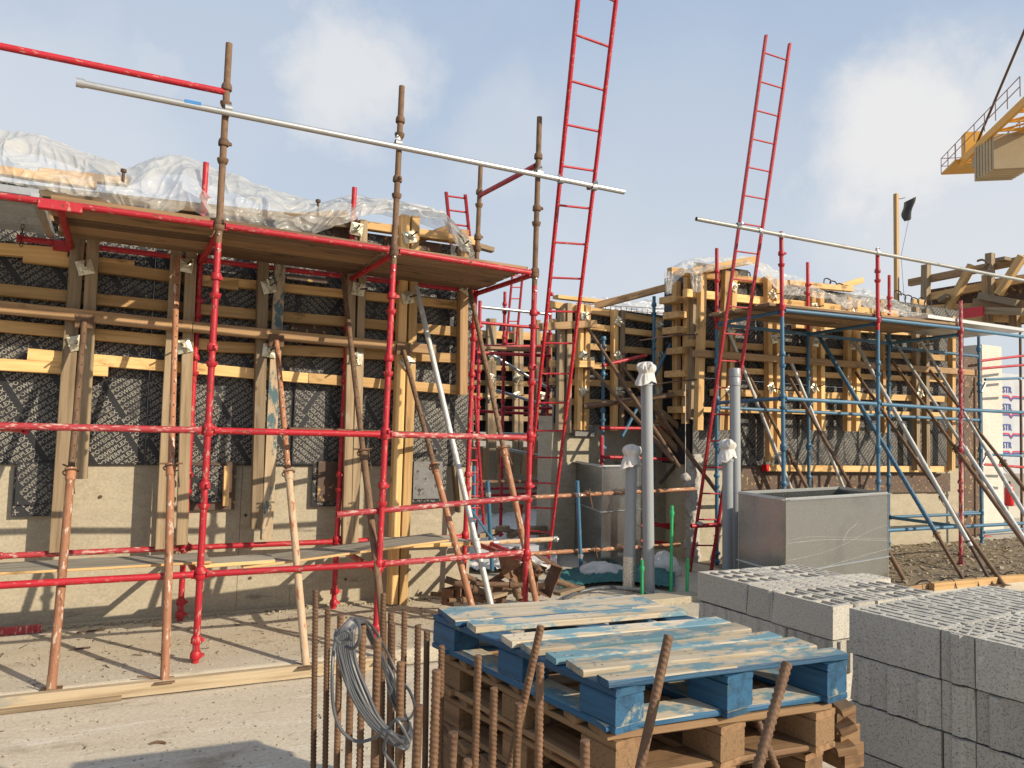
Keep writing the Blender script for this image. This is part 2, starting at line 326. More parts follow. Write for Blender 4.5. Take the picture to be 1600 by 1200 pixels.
def polytube(name, pts, r, mat, parent=None, n=8, kind=None):
    pts = [V(p) for p in pts]; o0 = pts[0]; vs = []; fs = []
    prev = None
    for i, p in enumerate(pts):
        t = (pts[min(i+1, len(pts)-1)]-pts[max(i-1, 0)]).normalized()
        if prev is None: x = t.orthogonal().normalized()
        else: x = (prev-t*prev.dot(t)).normalized()
        prev = x; y = t.cross(x)
        for k in range(n):
            a = 2*math.pi*k/n; vs.append(p-o0+x*r*math.cos(a)+y*r*math.sin(a))
    for i in range(len(pts)-1):
        for k in range(n):
            j = (k+1) % n; fs.append((i*n+k, i*n+j, (i+1)*n+j, (i+1)*n+k))
    fs.append(tuple(range(n))[::-1]); fs.append(tuple(range((len(pts)-1)*n, len(pts)*n)))
    return put(name, mesh(name, vs, fs, mat, True), Matrix.Translation(o0), parent)
def spline(pts, k=8):
    pts = [V(p) for p in pts]; out = []
    for i in range(len(pts)-1):
        a = pts[max(i-1, 0)]; b = pts[i]; c = pts[i+1]; d = pts[min(i+2, len(pts)-1)]
        for j in range(k):
            t = j/k
            out.append(.5*((2*b)+(c-a)*t+(2*a-5*b+4*c-d)*t*t+(3*b-a-3*c+d)*t**3))
    out.append(pts[-1]); return out
from mathutils import noise as MN
def fbm(x, y, z=0., o=4): return MN.fractal(V((x, y, z)), 1., 2., o)
def grid_sheet(name, fn, nu, nv, mat, parent=None, thick=0., label=None, cat=None, kind=None):
    """fn(u, v) -> world point"""
    pts = [fn(i/nu, j/nv) for j in range(nv+1) for i in range(nu+1)]
    o0 = sum(pts, V())/len(pts)
    fs = [(j*(nu+1)+i, j*(nu+1)+i+1, (j+1)*(nu+1)+i+1, (j+1)*(nu+1)+i) for j in range(nv) for i in range(nu)]
    me = mesh(name, [p-o0 for p in pts], fs, mat); me.polygons.foreach_set('use_smooth', [True]*len(fs))
    o = put(name, me, Matrix.Translation(o0), parent)
    if label or kind: tag(o, label, cat, None, kind)
    return o
# ---------------------------------------------------------------- printed lettering
def word_mesh(txt, size, res=1):
    cu = bpy.data.curves.new('w', 'FONT'); cu.body = txt; cu.resolution_u = res; cu.size = size; cu.offset = size*.025; cu.space_character = 1.04
    ob = bpy.data.objects.new('w', cu); COL.objects.link(ob)
    dg = bpy.context.evaluated_depsgraph_get(); dg.update(); me = ob.evaluated_get(dg).to_mesh(); me.calc_loop_triangles()
    vs = np.array([(v.co.x, v.co.y) for v in me.vertices]); tr = np.array([t.vertices[:] for t in me.loop_triangles])
    bpy.data.objects.remove(ob); bpy.data.curves.remove(cu)
    return vs, tr
PWV, PWT = word_mesh('POWERPLEX', .049, 2)
PWL = PWV[:, 0].max()
def lettering(w, h, ang=40, pitch=None, row=.0505, off=(0, 0), flip=False, sc=1.):
    pitch = pitch or PWL+.045
    a = math.radians(ang); ca, sa = math.cos(a), math.sin(a); R = math.hypot(w, h)/sc
    VS = []; FS = []; n = 0
    nr = int(R/row)+1; npx = int(R/pitch)+1
    for i in range(-nr, nr+1):
        sh = (i*row*.10+(i//9)*.05) % pitch
        for j in range(-npx-1, npx+1):
            x0 = j*pitch+sh+off[0]; y0 = i*row+off[1]
            cx = (x0+PWL/2)*ca-y0*sa; cy = (x0+PWL/2)*sa+y0*ca
            if abs(cx)*sc > w/2+PWL or abs(cy)*sc > h/2+PWL: continue
            X = PWV[:, 0]+x0; Y = PWV[:, 1]+y0
            P = np.stack(((X*ca-Y*sa)*sc, (X*sa+Y*ca)*sc), 1)
            ok = (abs(P[:, 0]) < w/2-.004) & (abs(P[:, 1]) < h/2-.004)
            t = PWT[ok[PWT].all(1)]
            if len(t): VS.append(P); FS.append(t+n); n += len(P)
    if not VS: return None
    P = np.concatenate(VS); T = np.concatenate(FS)
    us, inv = np.unique(T, return_inverse=True); P = P[us]; T = inv.reshape(T.shape)
    if flip: P[:, 0] *= -1; T = T[:, ::-1]
    return P, T
def print_on(parent, c, w, h, axis=0, **kw):
    """flat print 2 mm in front of a panel whose front faces -Y (axis 0) or -X (axis 1); c = centre of the front face"""
    r = lettering(w, h, **kw)
    if r is None: return
    P, T = r
    if axis == 0: vs = [(x, -.002, y) for x, y in P]
    else: vs = [(-.002, -x, y) for x, y in P]
    put('lettering', mesh('lettering', vs, [tuple(int(k) for k in t) for t in T], m_print), Matrix.Translation(c), parent)
# ---------------------------------------------------------------- ground
def sheet(name, pts, z, mat, nx=1):
    me = mesh(name, [(x, y, 0) for x, y in pts], [tuple(range(len(pts)))], mat); o = put(name, me, Matrix.Translation((0, 0, z))); o['kind'] = 'structure'; return o
sheet('ground', [(-900, -900), (900, -900), (900, 900), (-900, 900)], -.16, m_sand)
KY = 5.57
def slab(name, x0, x1, y0, y1, top, th, mat, n=60, amp=.004):
    nx = n; ny = n; vs = []; fs = []
    for j in range(ny+1):
        for i in range(nx+1):
            x = x0+(x1-x0)*i/nx; y = y0+(y1-y0)*j/ny
            vs.append((x, y, top+amp*fbm(x*2.3, y*2.3)))
    for j in range(ny):
        for i in range(nx): a = j*(nx+1)+i; fs.append((a, a+1, a+nx+2, a+nx+1))
    k = len(vs)
    for x, y in ((x0, y0), (x1, y0), (x1, y1), (x0, y1)): vs.append((x, y, top-th))
    c = [0, nx, (ny+1)*(nx+1)-1, ny*(nx+1)]
    rim = [[i for i in range(nx+1)], [j*(nx+1)+nx for j in range(ny+1)], [ny*(nx+1)+i for i in range(nx, -1, -1)], [j*(nx+1) for j in range(ny, -1, -1)]]
    for q, rr_ in enumerate(rim): fs.append(tuple(rr_[::-1]+[k+q, k+(q+1) % 4]))
    me = mesh(name, vs, fs, mat); me.polygons.foreach_set('use_smooth', [i < nx*ny for i in range(len(fs))])
    o = put(name, me, Matrix.Identity(4)); o['kind'] = 'structure'; return o
slab('floor_slab', -6, 26, KY+.05, 18, 0, .14, m_slab, 130)
slab('foreground_slab', -6, 26, -3, KY-.02, -.075, .08, m_slab2, 130, .003)
# dirt and rubble on the right part of the slab
def dirtfn(u, v):
    x = 6.9+u*8.5; y = 5.75+v*2.35
    e = min(u/.1, (1-u)/.02, v/.12, 1)
    return V((x, y, .004+max(0, e)*(.02+.045*v+.03*fbm(x*3, y*3)+.02*fbm(x*11, y*11))*.7))
dm = grid_sheet('dirt', dirtfn, 90, 40, m_dirt, kind='structure')
def scatter(name, n, fn, smin, smax, mat, flat=.2, elong=3, kind='stuff', label=None, cat=None):
    vs = []; fs = []
    for _ in range(n):
        p = fn(); s = random.uniform(smin, smax); a = random.uniform(0, math.pi*2); l = s*random.uniform(1, elong)
        M = Matrix.Rotation(a, 3, 'Z') @ Matrix.Rotation(random.uniform(-.35, .35), 3, 'Y'); k = len(vs)
        for sx, sy, sz in ((-1, -1, -1), (1, -.8, -1), (.9, 1, -1), (-.8, .9, -1), (-.9, -.7, 1), (.8, -.9, 1), (1, .7, 1), (-.9, 1, 1)):
            vs.append(p+M @ V((sx*l/2, sy*s/2*random.uniform(.6, 1), sz*s*flat/2)))
        for f in ((0, 3, 2, 1), (4, 5, 6, 7), (0, 1, 5, 4), (1, 2, 6, 5), (2, 3, 7, 6), (3, 0, 4, 7)): fs.append(tuple(k+i for i in f))
    o = put(name, mesh(name, vs, fs, mat), Matrix.Identity(4)); tag(o, label, cat, None, kind); return o
def rg(x0, x1, y0, y1, z): return lambda: V((random.uniform(x0, x1), random.uniform(y0, y1), z))
def rdirt():
    u = random.random(); v = random.random()**.8; p = dirtfn(.05+.93*u, v); return p+V((0, 0, .006))
scatter('wood_debris', 2600, rdirt, .006, .028, m_chipwood, .25, 7, label='wood chips and shavings over the dirt behind the right kerb timber', cat='debris')
scatter('rubble', 500, rdirt, .015, .05, m_conc, .6, 1.6, label='small broken concrete rubble on the dirt by the right wall', cat='rubble')
scatter('slab_debris', 420, rg(-1.2, 4.2, 5.7, 7.25, .005), .003, .011, m_dark, .3, 9, label='splinters and tie wire bits on the concrete slab', cat='debris')
scatter('slab_crumbs', 1200, rg(-1.2, 5.2, 5.7, 7.3, .004), .003, .014, m_conc, .5, 1.8, label='concrete crumbs on the slab before the left wall', cat='rubble')
scatter('twigs', 60, rg(-1.2, 1.6, 3.0, 5.45, -.07), .003, .007, m_dark, .3, 10, label='dark splinters scattered on the foreground slab', cat='debris')
scatter('front_crumbs', 700, rg(-1.2, 1.6, 3.0, 5.45, -.072), .003, .012, m_conc, .5, 2.5, label='fine grit on the foreground slab', cat='grit')
def edge_y(x0, x1, y): return lambda: V((random.uniform(x0, x1), y-abs(random.gauss(0, .05)), .008))
scatter('wall_foot_rubble', 900, edge_y(-1.3, 3.2, 7.30), .006, .026, m_conc, .6, 1.8, label='mortar crumbs along the foot of the left concrete wall', cat='rubble')
# kerb timbers
K = thing('kerb_timber', 'long squared timber along the edge of the slab at lower left', 'timber', (0, KY, -.03), 'edge timbers along the slab')
beam('timber', (-2.2, KY+.02, -.035), (1.75, KY-.03, -.035), .06, .085, m_kerb, K, seg=4)
beam('batten', (-2.2, KY-.045, -.062), (.05, KY-.05, -.062), .045, .025, m_grey, K)
for px, py, dx, dy, h in ((72, 1100, .0, .01, .17), (255, 1078, -.16, .02, .10), (478, 1050, -.02, .0, .12)):
    p = G(px, py, -.07); q = p+V((0, -.005, h*.55))
    polytube('bent_nail', spline([p, p+V((0, 0, h*.4)), q+V((dx*.5, dy, h*.3)), q+V((dx, dy, h*.45))], 4), .006, m_rust, K, 6)
K2 = thing('kerb_timber', 'squared timber with nailed battens edging the dirt at right', 'timber', (9, KY, 0), 'edge timbers along the slab')
beam('timber', (8.35, KY+.16, .02), (11.5, KY+.10, .03), .07, .12, m_pine, K2, seg=3)
beam('timber', (7.9, KY+.20, .03), (8.9, KY+.27, .03), .05, .05, m_brown, K2)
for i in range(6):
    x = 8.25+i*.42; polytube('tie_wire', spline([V((x, KY+.32, .02)), V((x+.02, KY+.22, .1)), V((x+.04, KY+.14, .1)), V((x+.05, KY+.1, .0))], 5), .007, m_dark, K2, 6)
# small loose things on the slabs
p = G(235, 1162, -.07)
polytube('rebar_offcut', [p, p+V((.03, -.004, .008)), p+V((.055, -.012, .006)), p+V((.075, -.03, .002))], .007, m_rebar, None, 8)
tag(bpy.data.objects['rebar_offcut'], 'short rusty rebar stub lying on the pale foreground slab', 'rebar offcut')
for (px, py, ln, a, nm, lb) in ((110, 1015, .13, .15, 'timber_splinter', 'thin dark splinter lying left of the leftmost prop'), (27, 990, .0, 0, '', ''), (120, 988, .2, .1, 'timber_splinter', 'long dark splinter at the wall foot by the leftmost prop'), (238, 978, .1, -.1, 'timber_splinter', 'dark splinter by the foot of the rear red standard')):
    if not nm: continue
    p = G(px, py, .01); o = beam(nm, p, p+V((ln*math.cos(a), ln*math.sin(a), 0)), .016, .01, m_dark); tag(o, lb, 'splinter')
p = G(0, 1000, 0); o = beam('painted_board', p+V((-.3, .12, .03)), p+V((.26, .15, .03)), .05, .06, m_reddust); tag(o, 'red and white painted board end lying at the foot of the left wall', 'board')
# ---------------------------------------------------------------- formwork kit
def tie(parent, p, s=.115, rot=None, nut=True, mat=None):
    """anchor plate with wing nut and tie rod, facing -Y"""
    rot = random.uniform(-.5, .9) if rot is None else rot
    Mx = Matrix.Translation(p) @ Matrix.Rotation(rot, 4, 'Y') @ Matrix.Rotation(math.pi/2, 4, 'X') @ Matrix.Rotation(random.uniform(-.12, .12), 4, 'X')
    a = s/2; c = .012
    vs = [(-a, -a, 0), (a, -a, 0), (a, a, 0), (-a, a, 0), (-a, -a, .006), (a, -a, .006), (a, a, .006), (-a, a, .006), (-a*.45, -a*.45, .018), (a*.45, -a*.45, .018), (a*.45, a*.45, .018), (-a*.45, a*.45, .018)]
    fs = [(0, 3, 2, 1), (0, 1, 5, 4), (1, 2, 6, 5), (2, 3, 7, 6), (3, 0, 4, 7), (4, 5, 9, 8), (5, 6, 10, 9), (6, 7, 11, 10), (7, 4, 8, 11), (8, 9, 10, 11)]
    key = 'tp%.3f' % s
    if key not in CACHE: CACHE[key] = mesh('tie_plate', vs, fs, m_plate)
    t = put('tie_plate', CACHE[key], Mx, parent)
    if 'rod' not in CACHE:
        v1, f1 = lathe_data([(.008, -.05), (.008, .2)], 8); f1.append(tuple(range(8, 16)))
        CACHE['rod'] = mesh('tie_rod', v1, f1, m_dark, True)
        v2, f2 = lathe_data([(.02, .018), (.026, .022), (.026, .045), (.018, .055)], 8); f2.append(tuple(range(24, 32)))
        k = len(v2)
        for sg in (-1, 1):
            k = len(v2); v2 += [(sg*.02, -.008, .025), (sg*.06, -.006, .035), (sg*.06, -.006, .06), (sg*.02, -.008, .05), (sg*.02, .008, .025), (sg*.06, .006, .035), (sg*.06, .006, .06), (sg*.02, .008, .05)]
            f2 += [(k, k+1, k+2, k+3), (k+4, k+7, k+6, k+5), (k+1, k+5, k+6, k+2), (k+3, k+2, k+6, k+7), (k, k+4, k+5, k+1)]
        CACHE['nut'] = mesh('wing_nut', v2, f2, m_plate)
    put('tie_rod', CACHE['rod'], Mx @ Matrix.Rotation(random.uniform(-.25, .25), 4, 'Y'), t)
    if nut: put('wing_nut', CACHE['nut'], Mx @ Matrix.Rotation(random.uniform(0, 3), 4, 'Z'), t)
    return t
CACHE = {}
def panel(parent, x0, x1, z0, z1, Y, mat=None, th=.02, letters=True, **kw):
    o = boxm('plywood_panel', x1-x0, th, z1-z0, Matrix.Translation(((x0+x1)/2, Y+th/2, (z0+z1)/2)), mat or m_ply, parent, ch=.0004)
    if letters: print_on(o, V(((x0+x1)/2, Y, (z0+z1)/2)), x1-x0, z1-z0, off=(random.uniform(0, .3), random.uniform(0, .05)), **kw)
    return o
def waler(parent, a, b, Y, h=.095, d=.088, mat=m_pine, name='waler'):
    """a, b pixels of the centre line"""
    return beam(name, PY(*a, Y), PY(*b, Y), d, h, mat, parent)
def post(parent, a, b, Y, w=.095, d=.09, mat=m_pine, name='soldier'):
    """upright: a top, b bottom pixels"""
    return beam(name, PY(*a, Y), PY(*b, Y), w, d, mat, parent, up=V((0, 1, 0)))
# ---------------------------------------------------------------- LEFT WALL
CW = thing('concrete_wall', 'cast concrete wall foot under the lettered formwork at left', 'wall', (1, 7.5, 0))
xr = 3.24
def wallface(name, x0, x1, y0, y1, z0, z1, parent, mat=m_conc, label=None): return boxm(name, x1-x0, y1-y0, z1-z0, Matrix.Translation(((x0+x1)/2, (y0+y1)/2, (z0+z1)/2)), mat, parent, ch=.006)
for i, (a, b) in enumerate(((-3.2, -1.25), (-1.247, .95), (.953, 1.42), (1.423, xr))):
    wallface('wall_pour', a, b, 7.33+(.004 if i % 2 else 0), 7.66, -.02, 1.36, CW)
for (px, py) in ((157, 776), (384, 805), (391, 903), (658, 926), (540, 905), (640, 890)):   # tie holes
    p = PY(px, py, 7.327); lathe('tie_hole', [(.014, 0), (.014, .006)], Matrix.Translation(p) @ Matrix.Rotation(math.pi/2, 4, 'X'), m_dark, CW, 10)
wallface('mortar_fillet', -3.2, xr, 7.27, 7.329, -.02, .02, CW, m_conc)
FW = thing('formwork', 'big black lettered plywood formwork with timber walers at left', 'formwork', (1, 7.3, 1.35))
Yp = 7.305; zb = PY(300, 727, Yp).z; zt = 3.62
xs = [-3.2, -2.3, -1.08, .14, 1.36, 2.28, 3.22]
for i in range(len(xs)-1):
    zz = zb+(.85+.1*(i % 3)) if False else zt
    panel(FW, xs[i]+.0004, xs[i+1]-.0004, zb, 2.55+(.02 if i % 2 else 0), Yp+random.uniform(0, .004), flip=(i == 7), ang=38+random.uniform(-1, 1))
    panel(FW, xs[i]+.0004, xs[i+1]-.0004, 2.551+(.02 if i % 2 else 0), zt, Yp+random.uniform(0, .004), flip=(i == 4), ang=36 if i % 2 else 41)
# mirrored offcut panel and worn strips
def patch(px0, py0, px1, py1, Y, mat, letters=False, **kw):
    a = PY(px0, py0, Y); b = PY(px1, py1, Y)
    return panel(FW, a.x, b.x, min(a.z, b.z), max(a.z, b.z), Y, mat, .018, letters, **kw)
patch(462, 585, 512, 726, Yp-.021, m_ply, True, flip=True, ang=38)
patch(455, 500, 520, 522, Yp-.021, m_plyold); patch(448, 428, 516, 445, Yp-.021, m_plyold); patch(480, 533, 535, 545, Yp-.021, m_plyold)
patch(600, 368, 690, 395, Yp-.021, m_plyold); patch(520, 350, 560, 385, Yp-.021, m_plyold)
patch(22, 730, 90, 806, Yp-.021, m_ply, True, ang=48); patch(27, 722, 82, 788, Yp-.042, m_ply, True, ang=46)
patch(300, 727, 350, 785, Yp-.042, m_ply, True, ang=-40, flip=True); patch(299, 722, 366, 796, Yp-.021, m_plyold)
patch(489, 726, 530, 791, Yp-.021, m_ply, True, ang=30); patch(498, 721, 528, 783, Yp-.042, m_plyold)
patch(643, 727, 697, 785, Yp-.021, m_ply, True, ang=44); patch(647, 721, 690, 779, Yp-.042, m_plygrey)
Yw = 7.215; Ys = 7.12; Yo = 7.03
waler(FW, (-60, 385), (106, 398), Yw, mat=m_fresh); waler(FW, (37, 402), (113, 411), Yw-.0, .085, .085, m_fresh)
waler(FW, (112, 408), (210, 417), Yw+.002, mat=m_pine); waler(FW, (155, 418), (372, 446), Yw, mat=m_pine); waler(FW, (300, 436), (726, 478), Yw, .08, mat=m_fresh)
waler(FW, (-60, 447), (380, 490), Yw, mat=m_pine); waler(FW, (340, 487), (726, 520), Yw+.001, mat=m_pine)
waler(FW, (-60, 504), (330, 539), Yw, mat=m_pine); waler(FW, (325, 541), (726, 561), Yw, mat=m_pine)
waler(FW, (-60, 566), (169, 580), Yw, mat=m_fresh); waler(FW, (44, 554), (480, 591), Yw-.001, mat=m_fresh); waler(FW, (481, 591), (726, 610), Yw, mat=m_fresh)
waler(FW, (564, 352), (700, 371), Yw, .08, mat=m_fresh); waler(FW, (655, 366), (747, 379), Yw+.09, .08, mat=m_fresh)
waler(FW, (60, 300), (560, 352), Yw, .085, mat=m_grey); waler(FW, (-60, 325), (560, 385), Yw, .085, mat=m_brown)
waler(FW, (-60, 474), (300, 511), Yo, .095, .08, m_brown, 'outer_rail'); waler(FW, (301, 511), (678, 547), Yo, .09, .08, m_brown, 'outer_rail')
waler(FW, (741, 383), (770, 391), Yw+.2, .05, mat=m_grey)
# uprights
post(FW, (124, 352), (88, 862), Ys, .10, mat=m_grey); post(FW, (146, 372), (126, 748), Ys-.001, .092, mat=m_grey)
post(FW, (277, 372), (251, 857), Ys, .09, mat=m_grey); post(FW, (299, 380), (284, 850), Ys, .09, mat=m_grey)
post(FW, (412, 380), (400, 825), Ys, .095, mat=m_grey); post(FW, (438, 395), (416, 843), Ys-.001, .095, mat=m_bluetim)
post(FW, (549, 400), (540, 848), Ys, .075, mat=m_grey); post(FW, (567, 345), (552, 848), Ys, .075, mat=m_grey)
post(FW, (632, 337), (612, 943), Ys, .088, mat=m_fresh); post(FW, (648, 339), (628, 944), Ys-.002, .085, mat=m_fresh)
post(FW, (724, 360), (722, 617), Ys, .088, mat=m_brown)
for px, py in ((133, 418), (120, 536), (290, 415), (287, 541), (420, 448), (421, 548), (560, 452), (557, 560), (640, 371), (637, 465), (636, 566), (557, 358), (728, 450), (726, 382)):
    tie(FW, PY(px, py, Ys-.055), s=.12, rot=random.choice((.1, .75, .5, -.3)))
post(FW, (354, 728), (352, 790), Yp-.06, .05, mat=m_fresh, name='cleat'); post(FW, (709, 727), (716, 800), Yp-.04, .035, mat=m_grey, name='cleat')
# loose timbers on the top under the film
for i, (a, b, Y, mt) in enumerate((((-30, 262), (150, 290), 7.35, m_fresh), ((60, 270), (200, 285), 7.5, m_fresh), ((0, 310), (170, 325), 7.3, m_brown), ((455, 340), (540, 335), 7.4, m_fresh), ((120, 325), (175, 318), 7.2, m_brown), ((650, 376), (697, 358), 7.3, m_brown))):
    o = beam('loose_timber', PY(*a, Y), PY(*b, Y+.15), .1, .07, mt)
    tag(o, ['long pale timber under the plastic film at the far left', 'short pale timber beside it under the film, second from left', 'brown timber lying low below the film edge at far left', 'pale timber showing through the film in the middle of the wall top', 'stubby brown timber just above the metal deck panel', 'brown board end poking from the right end of the film'][i], 'timber', 'loose timbers on the left wall top')
# plastic film over the wall top
top = [(-70, 200), (0, 205), (60, 214), (130, 238), (180, 255), (196, 268), (212, 262), (240, 251), (285, 247), (330, 264), (400, 290), (440, 304), (480, 317), (500, 320), (520, 314), (560, 309), (600, 314), (640, 322), (690, 340), (722, 372)]
bot = [(-70, 284), (0, 288), (60, 300), (110, 309), (150, 311), (200, 330), (255, 342), (290, 322), (330, 352), (370, 362), (420, 366), (480, 371), (520, 358), (560, 343), (600, 334), (640, 340), (690, 343), (732, 392)]
def interp(T, x): return float(np.interp(x, [p[0] for p in T], [p[1] for p in T]))
def film(u, v):
    x = -70+u*802
    yt = interp(top, x)+3*fbm(x*.02, 1.3); yb = interp(bot, x)+3*fbm(x*.03, 7)
    w = (v-.22)/.78
    if w < 0: q = PY(x, yt+(yb-yt)*.0-2, 7.62); return q+V((0, (-w)*.5, w*.45))
    y = yt+(yb-yt)*w
    Y = 7.62-.52*w**.8-.12*math.sin(w*math.pi)*(1+.8*fbm(x*.012, 3, 0, 2))
    q = PY(x, y, Y)
    f = 1-abs(MN.noise(V((x*.011+w*1.3, w*1.7-x*.004, 2))))*1.7
    g = (1-abs(MN.noise(V((x*.022-w*1.8, w*3.0+x*.009, 5))))*2)**2
    h = (1-abs(MN.noise(V((x*.05+w*4+f, w*3-x*.02, 9))))*2)**3
    r_ = MN.noise(V((x*.09+g*1.5, w*7+x*.02, 4)))
    return q+V((.02*MN.noise(V((x*.03, w*3, 9))), -.085*f-.035*g-.028*h-.008*r_, .04*f*math.sin(w*3.1)))
pf = grid_sheet('plastic_film', film, 460, 80, m_film, label='clear wrinkled plastic film draped over the top of the left wall', cat='plastic film')
def tail(u, v):
    a = PY(690+26*u, 343+16*u, 7.1); b = PY(722+14*u, 392+3*u, 7.0)
    return a.lerp(b, v)+V((.02*math.sin(u*14+v*3), -.03*math.sin(u*20), .012*fbm(u*6, v*6)))
t_ = grid_sheet('film_tail', tail, 24, 16, m_film, pf)
for px, py in ((193, 270), (497, 317)):
    p = PY(px, py, 7.3); o = lathe('starter_bar_cap', [(.012, -.12), (.012, 0), (.024, .005), (.024, .03), (.012, .035)], Matrix.Translation(p), m_dark, None, 10)
    tag(o, 'dark bolt head sticking out of the film %s' % ('left of the big fold' if px < 300 else 'right of the tallest rusty post'), 'bolt')
# ---------------------------------------------------------------- scaffold kit
def cupmesh(kind, mat):
    k = 'cup%s%s' % (kind, mat.name)
    if k not in CACHE:
        if kind == 'bottom': prof = [(.025, -.022), (.032, -.016), (.040, .006), (.041, .02), (.037, .02), (.033, .006), (.025, .0)]
        elif kind == 'top': prof = [(.025, .03), (.031, .028), (.037, .014), (.039, -.018), (.035, -.024), (.025, -.014)]
        else: prof = [(.024, -.05), (.0275, -.045), (.0275, .045), (.024, .05)]
        vs, fs = lathe_data(prof, 16)
        if kind == 'top':
            n = len(vs); a, b = .036, .058
            vs += [(a, -.012, -.015), (b, -.009, -.012), (b, .009, -.012), (a, .012, -.015), (a, -.012, .012), (b, -.008, .006), (b, .008, .006), (a, .012, .012)]
            fs += [tuple(n+i for i in f) for f in ((0, 3, 2, 1), (4, 5, 6, 7), (0, 1, 5, 4), (1, 2, 6, 5), (2, 3, 7, 6))]
        CACHE[k] = mesh('cup', vs, fs, mat, True)
    return CACHE[k]
RC = .0242
def standard(parent, p0, p1, mat, zs, closed=(), mat2=None, zsplit=None, label=None, foot=True, matcup=None):
    p0 = V(p0); p1 = V(p1); d = (p1-p0)
    at = lambda z: p0+d*((z-p0.z)/d.z)
    s = tube('standard', p0, at(zsplit) if mat2 else p1, RC, mat, parent, 16)
    if label: s['label'] = label
    if mat2:
        s2 = tube('standard', at(zsplit), p1, RC, mat2, parent, 16); s2['label'] = 'rusty brown upper standard'
        lathe('spigot_pin', [(.006, -.034), (.006, .034)], Matrix.Translation(at(zsplit-.05)) @ Matrix.Rotation(math.pi/2, 4, 'X'), m_galv, s, 8)
        lathe('spigot_pin', [(.006, -.034), (.006, .034)], Matrix.Translation(at(zsplit+.06)) @ Matrix.Rotation(math.pi/2, 4, 'X'), m_galv, s, 8)
    base = zframe(p0, p1)
    for z in zs:
        sp = s if (not mat2 or z < zsplit) else s2; mm = mat if sp is s else mat2
        for kind, dz in (('bottom', 0), ('top', .045 if z in closed else random.uniform(.125, .15))):
            q = at(z+dz); M = base.copy(); M.translation = q; M = M @ Matrix.Rotation(random.uniform(-1.5, 1.5), 4, 'Z')
            put('cup', cupmesh(kind, mm), M, sp)
    if foot:
        for z in (.055, .16): M = base.copy(); M.translation = at(z); put('collar', cupmesh('top', mat), M, s)
    return s
def ledger(parent, a, b, mat, r=RC, name='ledger', ends=True):
    o = tube(name, a, b, r, mat, parent, 14)
    if ends:
        for p, q in ((a, b), (b, a)):
            d = (V(q)-V(p)).normalized(); M = frame(V(p)-d*.012, V(q)); boxm('blade', .05, .012, .062, M, mat, o, .002)
    return o
def coupler(parent, p, axis, mat=None, r=RC, ax2=None):
    mat = mat or m_galv; p = V(p); M = zframe(p-axis*.001, p+axis); M.translation = p
    key = 'coup'+mat.name
    if key not in CACHE:
        vs, fs = lathe_data([(r, -.025), (r+.007, -.025), (r+.007, .025), (r, .025)], 14); n = len(vs)
        vs += [(r+.002, -.012, -.018), (r+.045, -.008, -.01), (r+.045, .008, -.01), (r+.002, .012, -.018), (r+.002, -.012, .018), (r+.045, -.008, .01), (r+.045, .008, .01), (r+.002, .012, .018)]
        fs += [tuple(n+i for i in f) for f in ((0, 3, 2, 1), (4, 5, 6, 7), (0, 1, 5, 4), (1, 2, 6, 5), (2, 3, 7, 6))]
        v2, f2 = lathe_data([(.006, 0), (.006, .05)], 8); n = len(vs)
        vs += [(x+r+.03, z-.02, y) for x, y, z in v2]; fs += [tuple(n+i for i in f) for f in f2]
        CACHE[key] = mesh('coupler', vs, fs, mat, True)
    return put('coupler', CACHE[key], M @ Matrix.Rotation(random.uniform(0, 6), 4, 'Z'), parent)
UP = V((0, 0, 1))
# ---------------------------------------------------------------- LEFT SCAFFOLD (red)
YS = 5.90; YB = 7.13
SC = thing('red_scaffold', 'red cup-jointed tube scaffold with rusty upper posts before the left wall', 'scaffold', (1.2, 6.5, 0))
s1a, s1b = G(305, 1036), PY(358, 68, YS)
s2a, s2b = G(586, 1014), PY(628, 135, YS)
s3a, s3b = PY(819, 990, YS), PY(843, 183, YS); s3a.z = 0
L1 = .60; L2 = PY(327, 677, YS).z; L3 = PY(345, 357, YS).z; L3b = L3
zs = [L1, L1+.5, L2, L2+.5, L2+1.0]
top_zs = [PY(353, 260, YS).z, PY(355, 168, YS).z]
def pos(a, b, z): return a+(b-a)*((z-a.z)/(b.z-a.z))
cl = (L1, L2, L3)
standard(SC, s1a, s1b, m_red, zs+[L3]+[L3+.5, L3+.93], cl, m_rust, PY(343, 380, YS).z)
standard(SC, s2a, s2b, m_red, zs+[L3-.03]+[L3+.45, L3+.96], cl+(L3-.03,), m_rust, PY(612, 415, YS).z)
standard(SC, s3a, s3b, m_red, zs+[L3-.05, L3+.42, L3+.9], cl+(L3-.05,), m_rust, PY(840, 447, YS).z)
s0a = V((s1a.x-1.52, YS, 0)); s0b = s0a+V((0, 0, 4.2)); standard(SC, s0a, s0b, m_red, zs+[L3], cl)
b1a, b1b = G(281, 970), PY(322, 254, YB); b2a, b2b = G(521, 951), PY(554, 293, YB); b3a, b3b = PY(723, 930, YB), PY(751, 260, YB); b3a.z = 0
for a, b, kw in ((b1a, b1b, {}), (b2a, b2b, {}), (b3a, b3b, dict(mat2=m_rust, zsplit=PY(741, 452, YB).z))):
    standard(SC, a, b, m_red, zs+[PY(320, 330, YB).z] + ([L3+.45, L3+.9] if kw else []), cl, **kw)
for z, pts in ((L2, (s0a, s1a, s2a, s3a)),):
    pass
def row(z, stds, mats, dz=(0, 0, 0, 0)):
    for i in range(len(stds)-1):
        a = pos(*stds[i], z+dz[i]); b = pos(*stds[i+1], z+dz[i+1]); d = (b-a).normalized()
        ledger(SC, a+d*.045+V((0, -.0, .02)), b-d*.045+V((0, 0, .02)), mats[i])
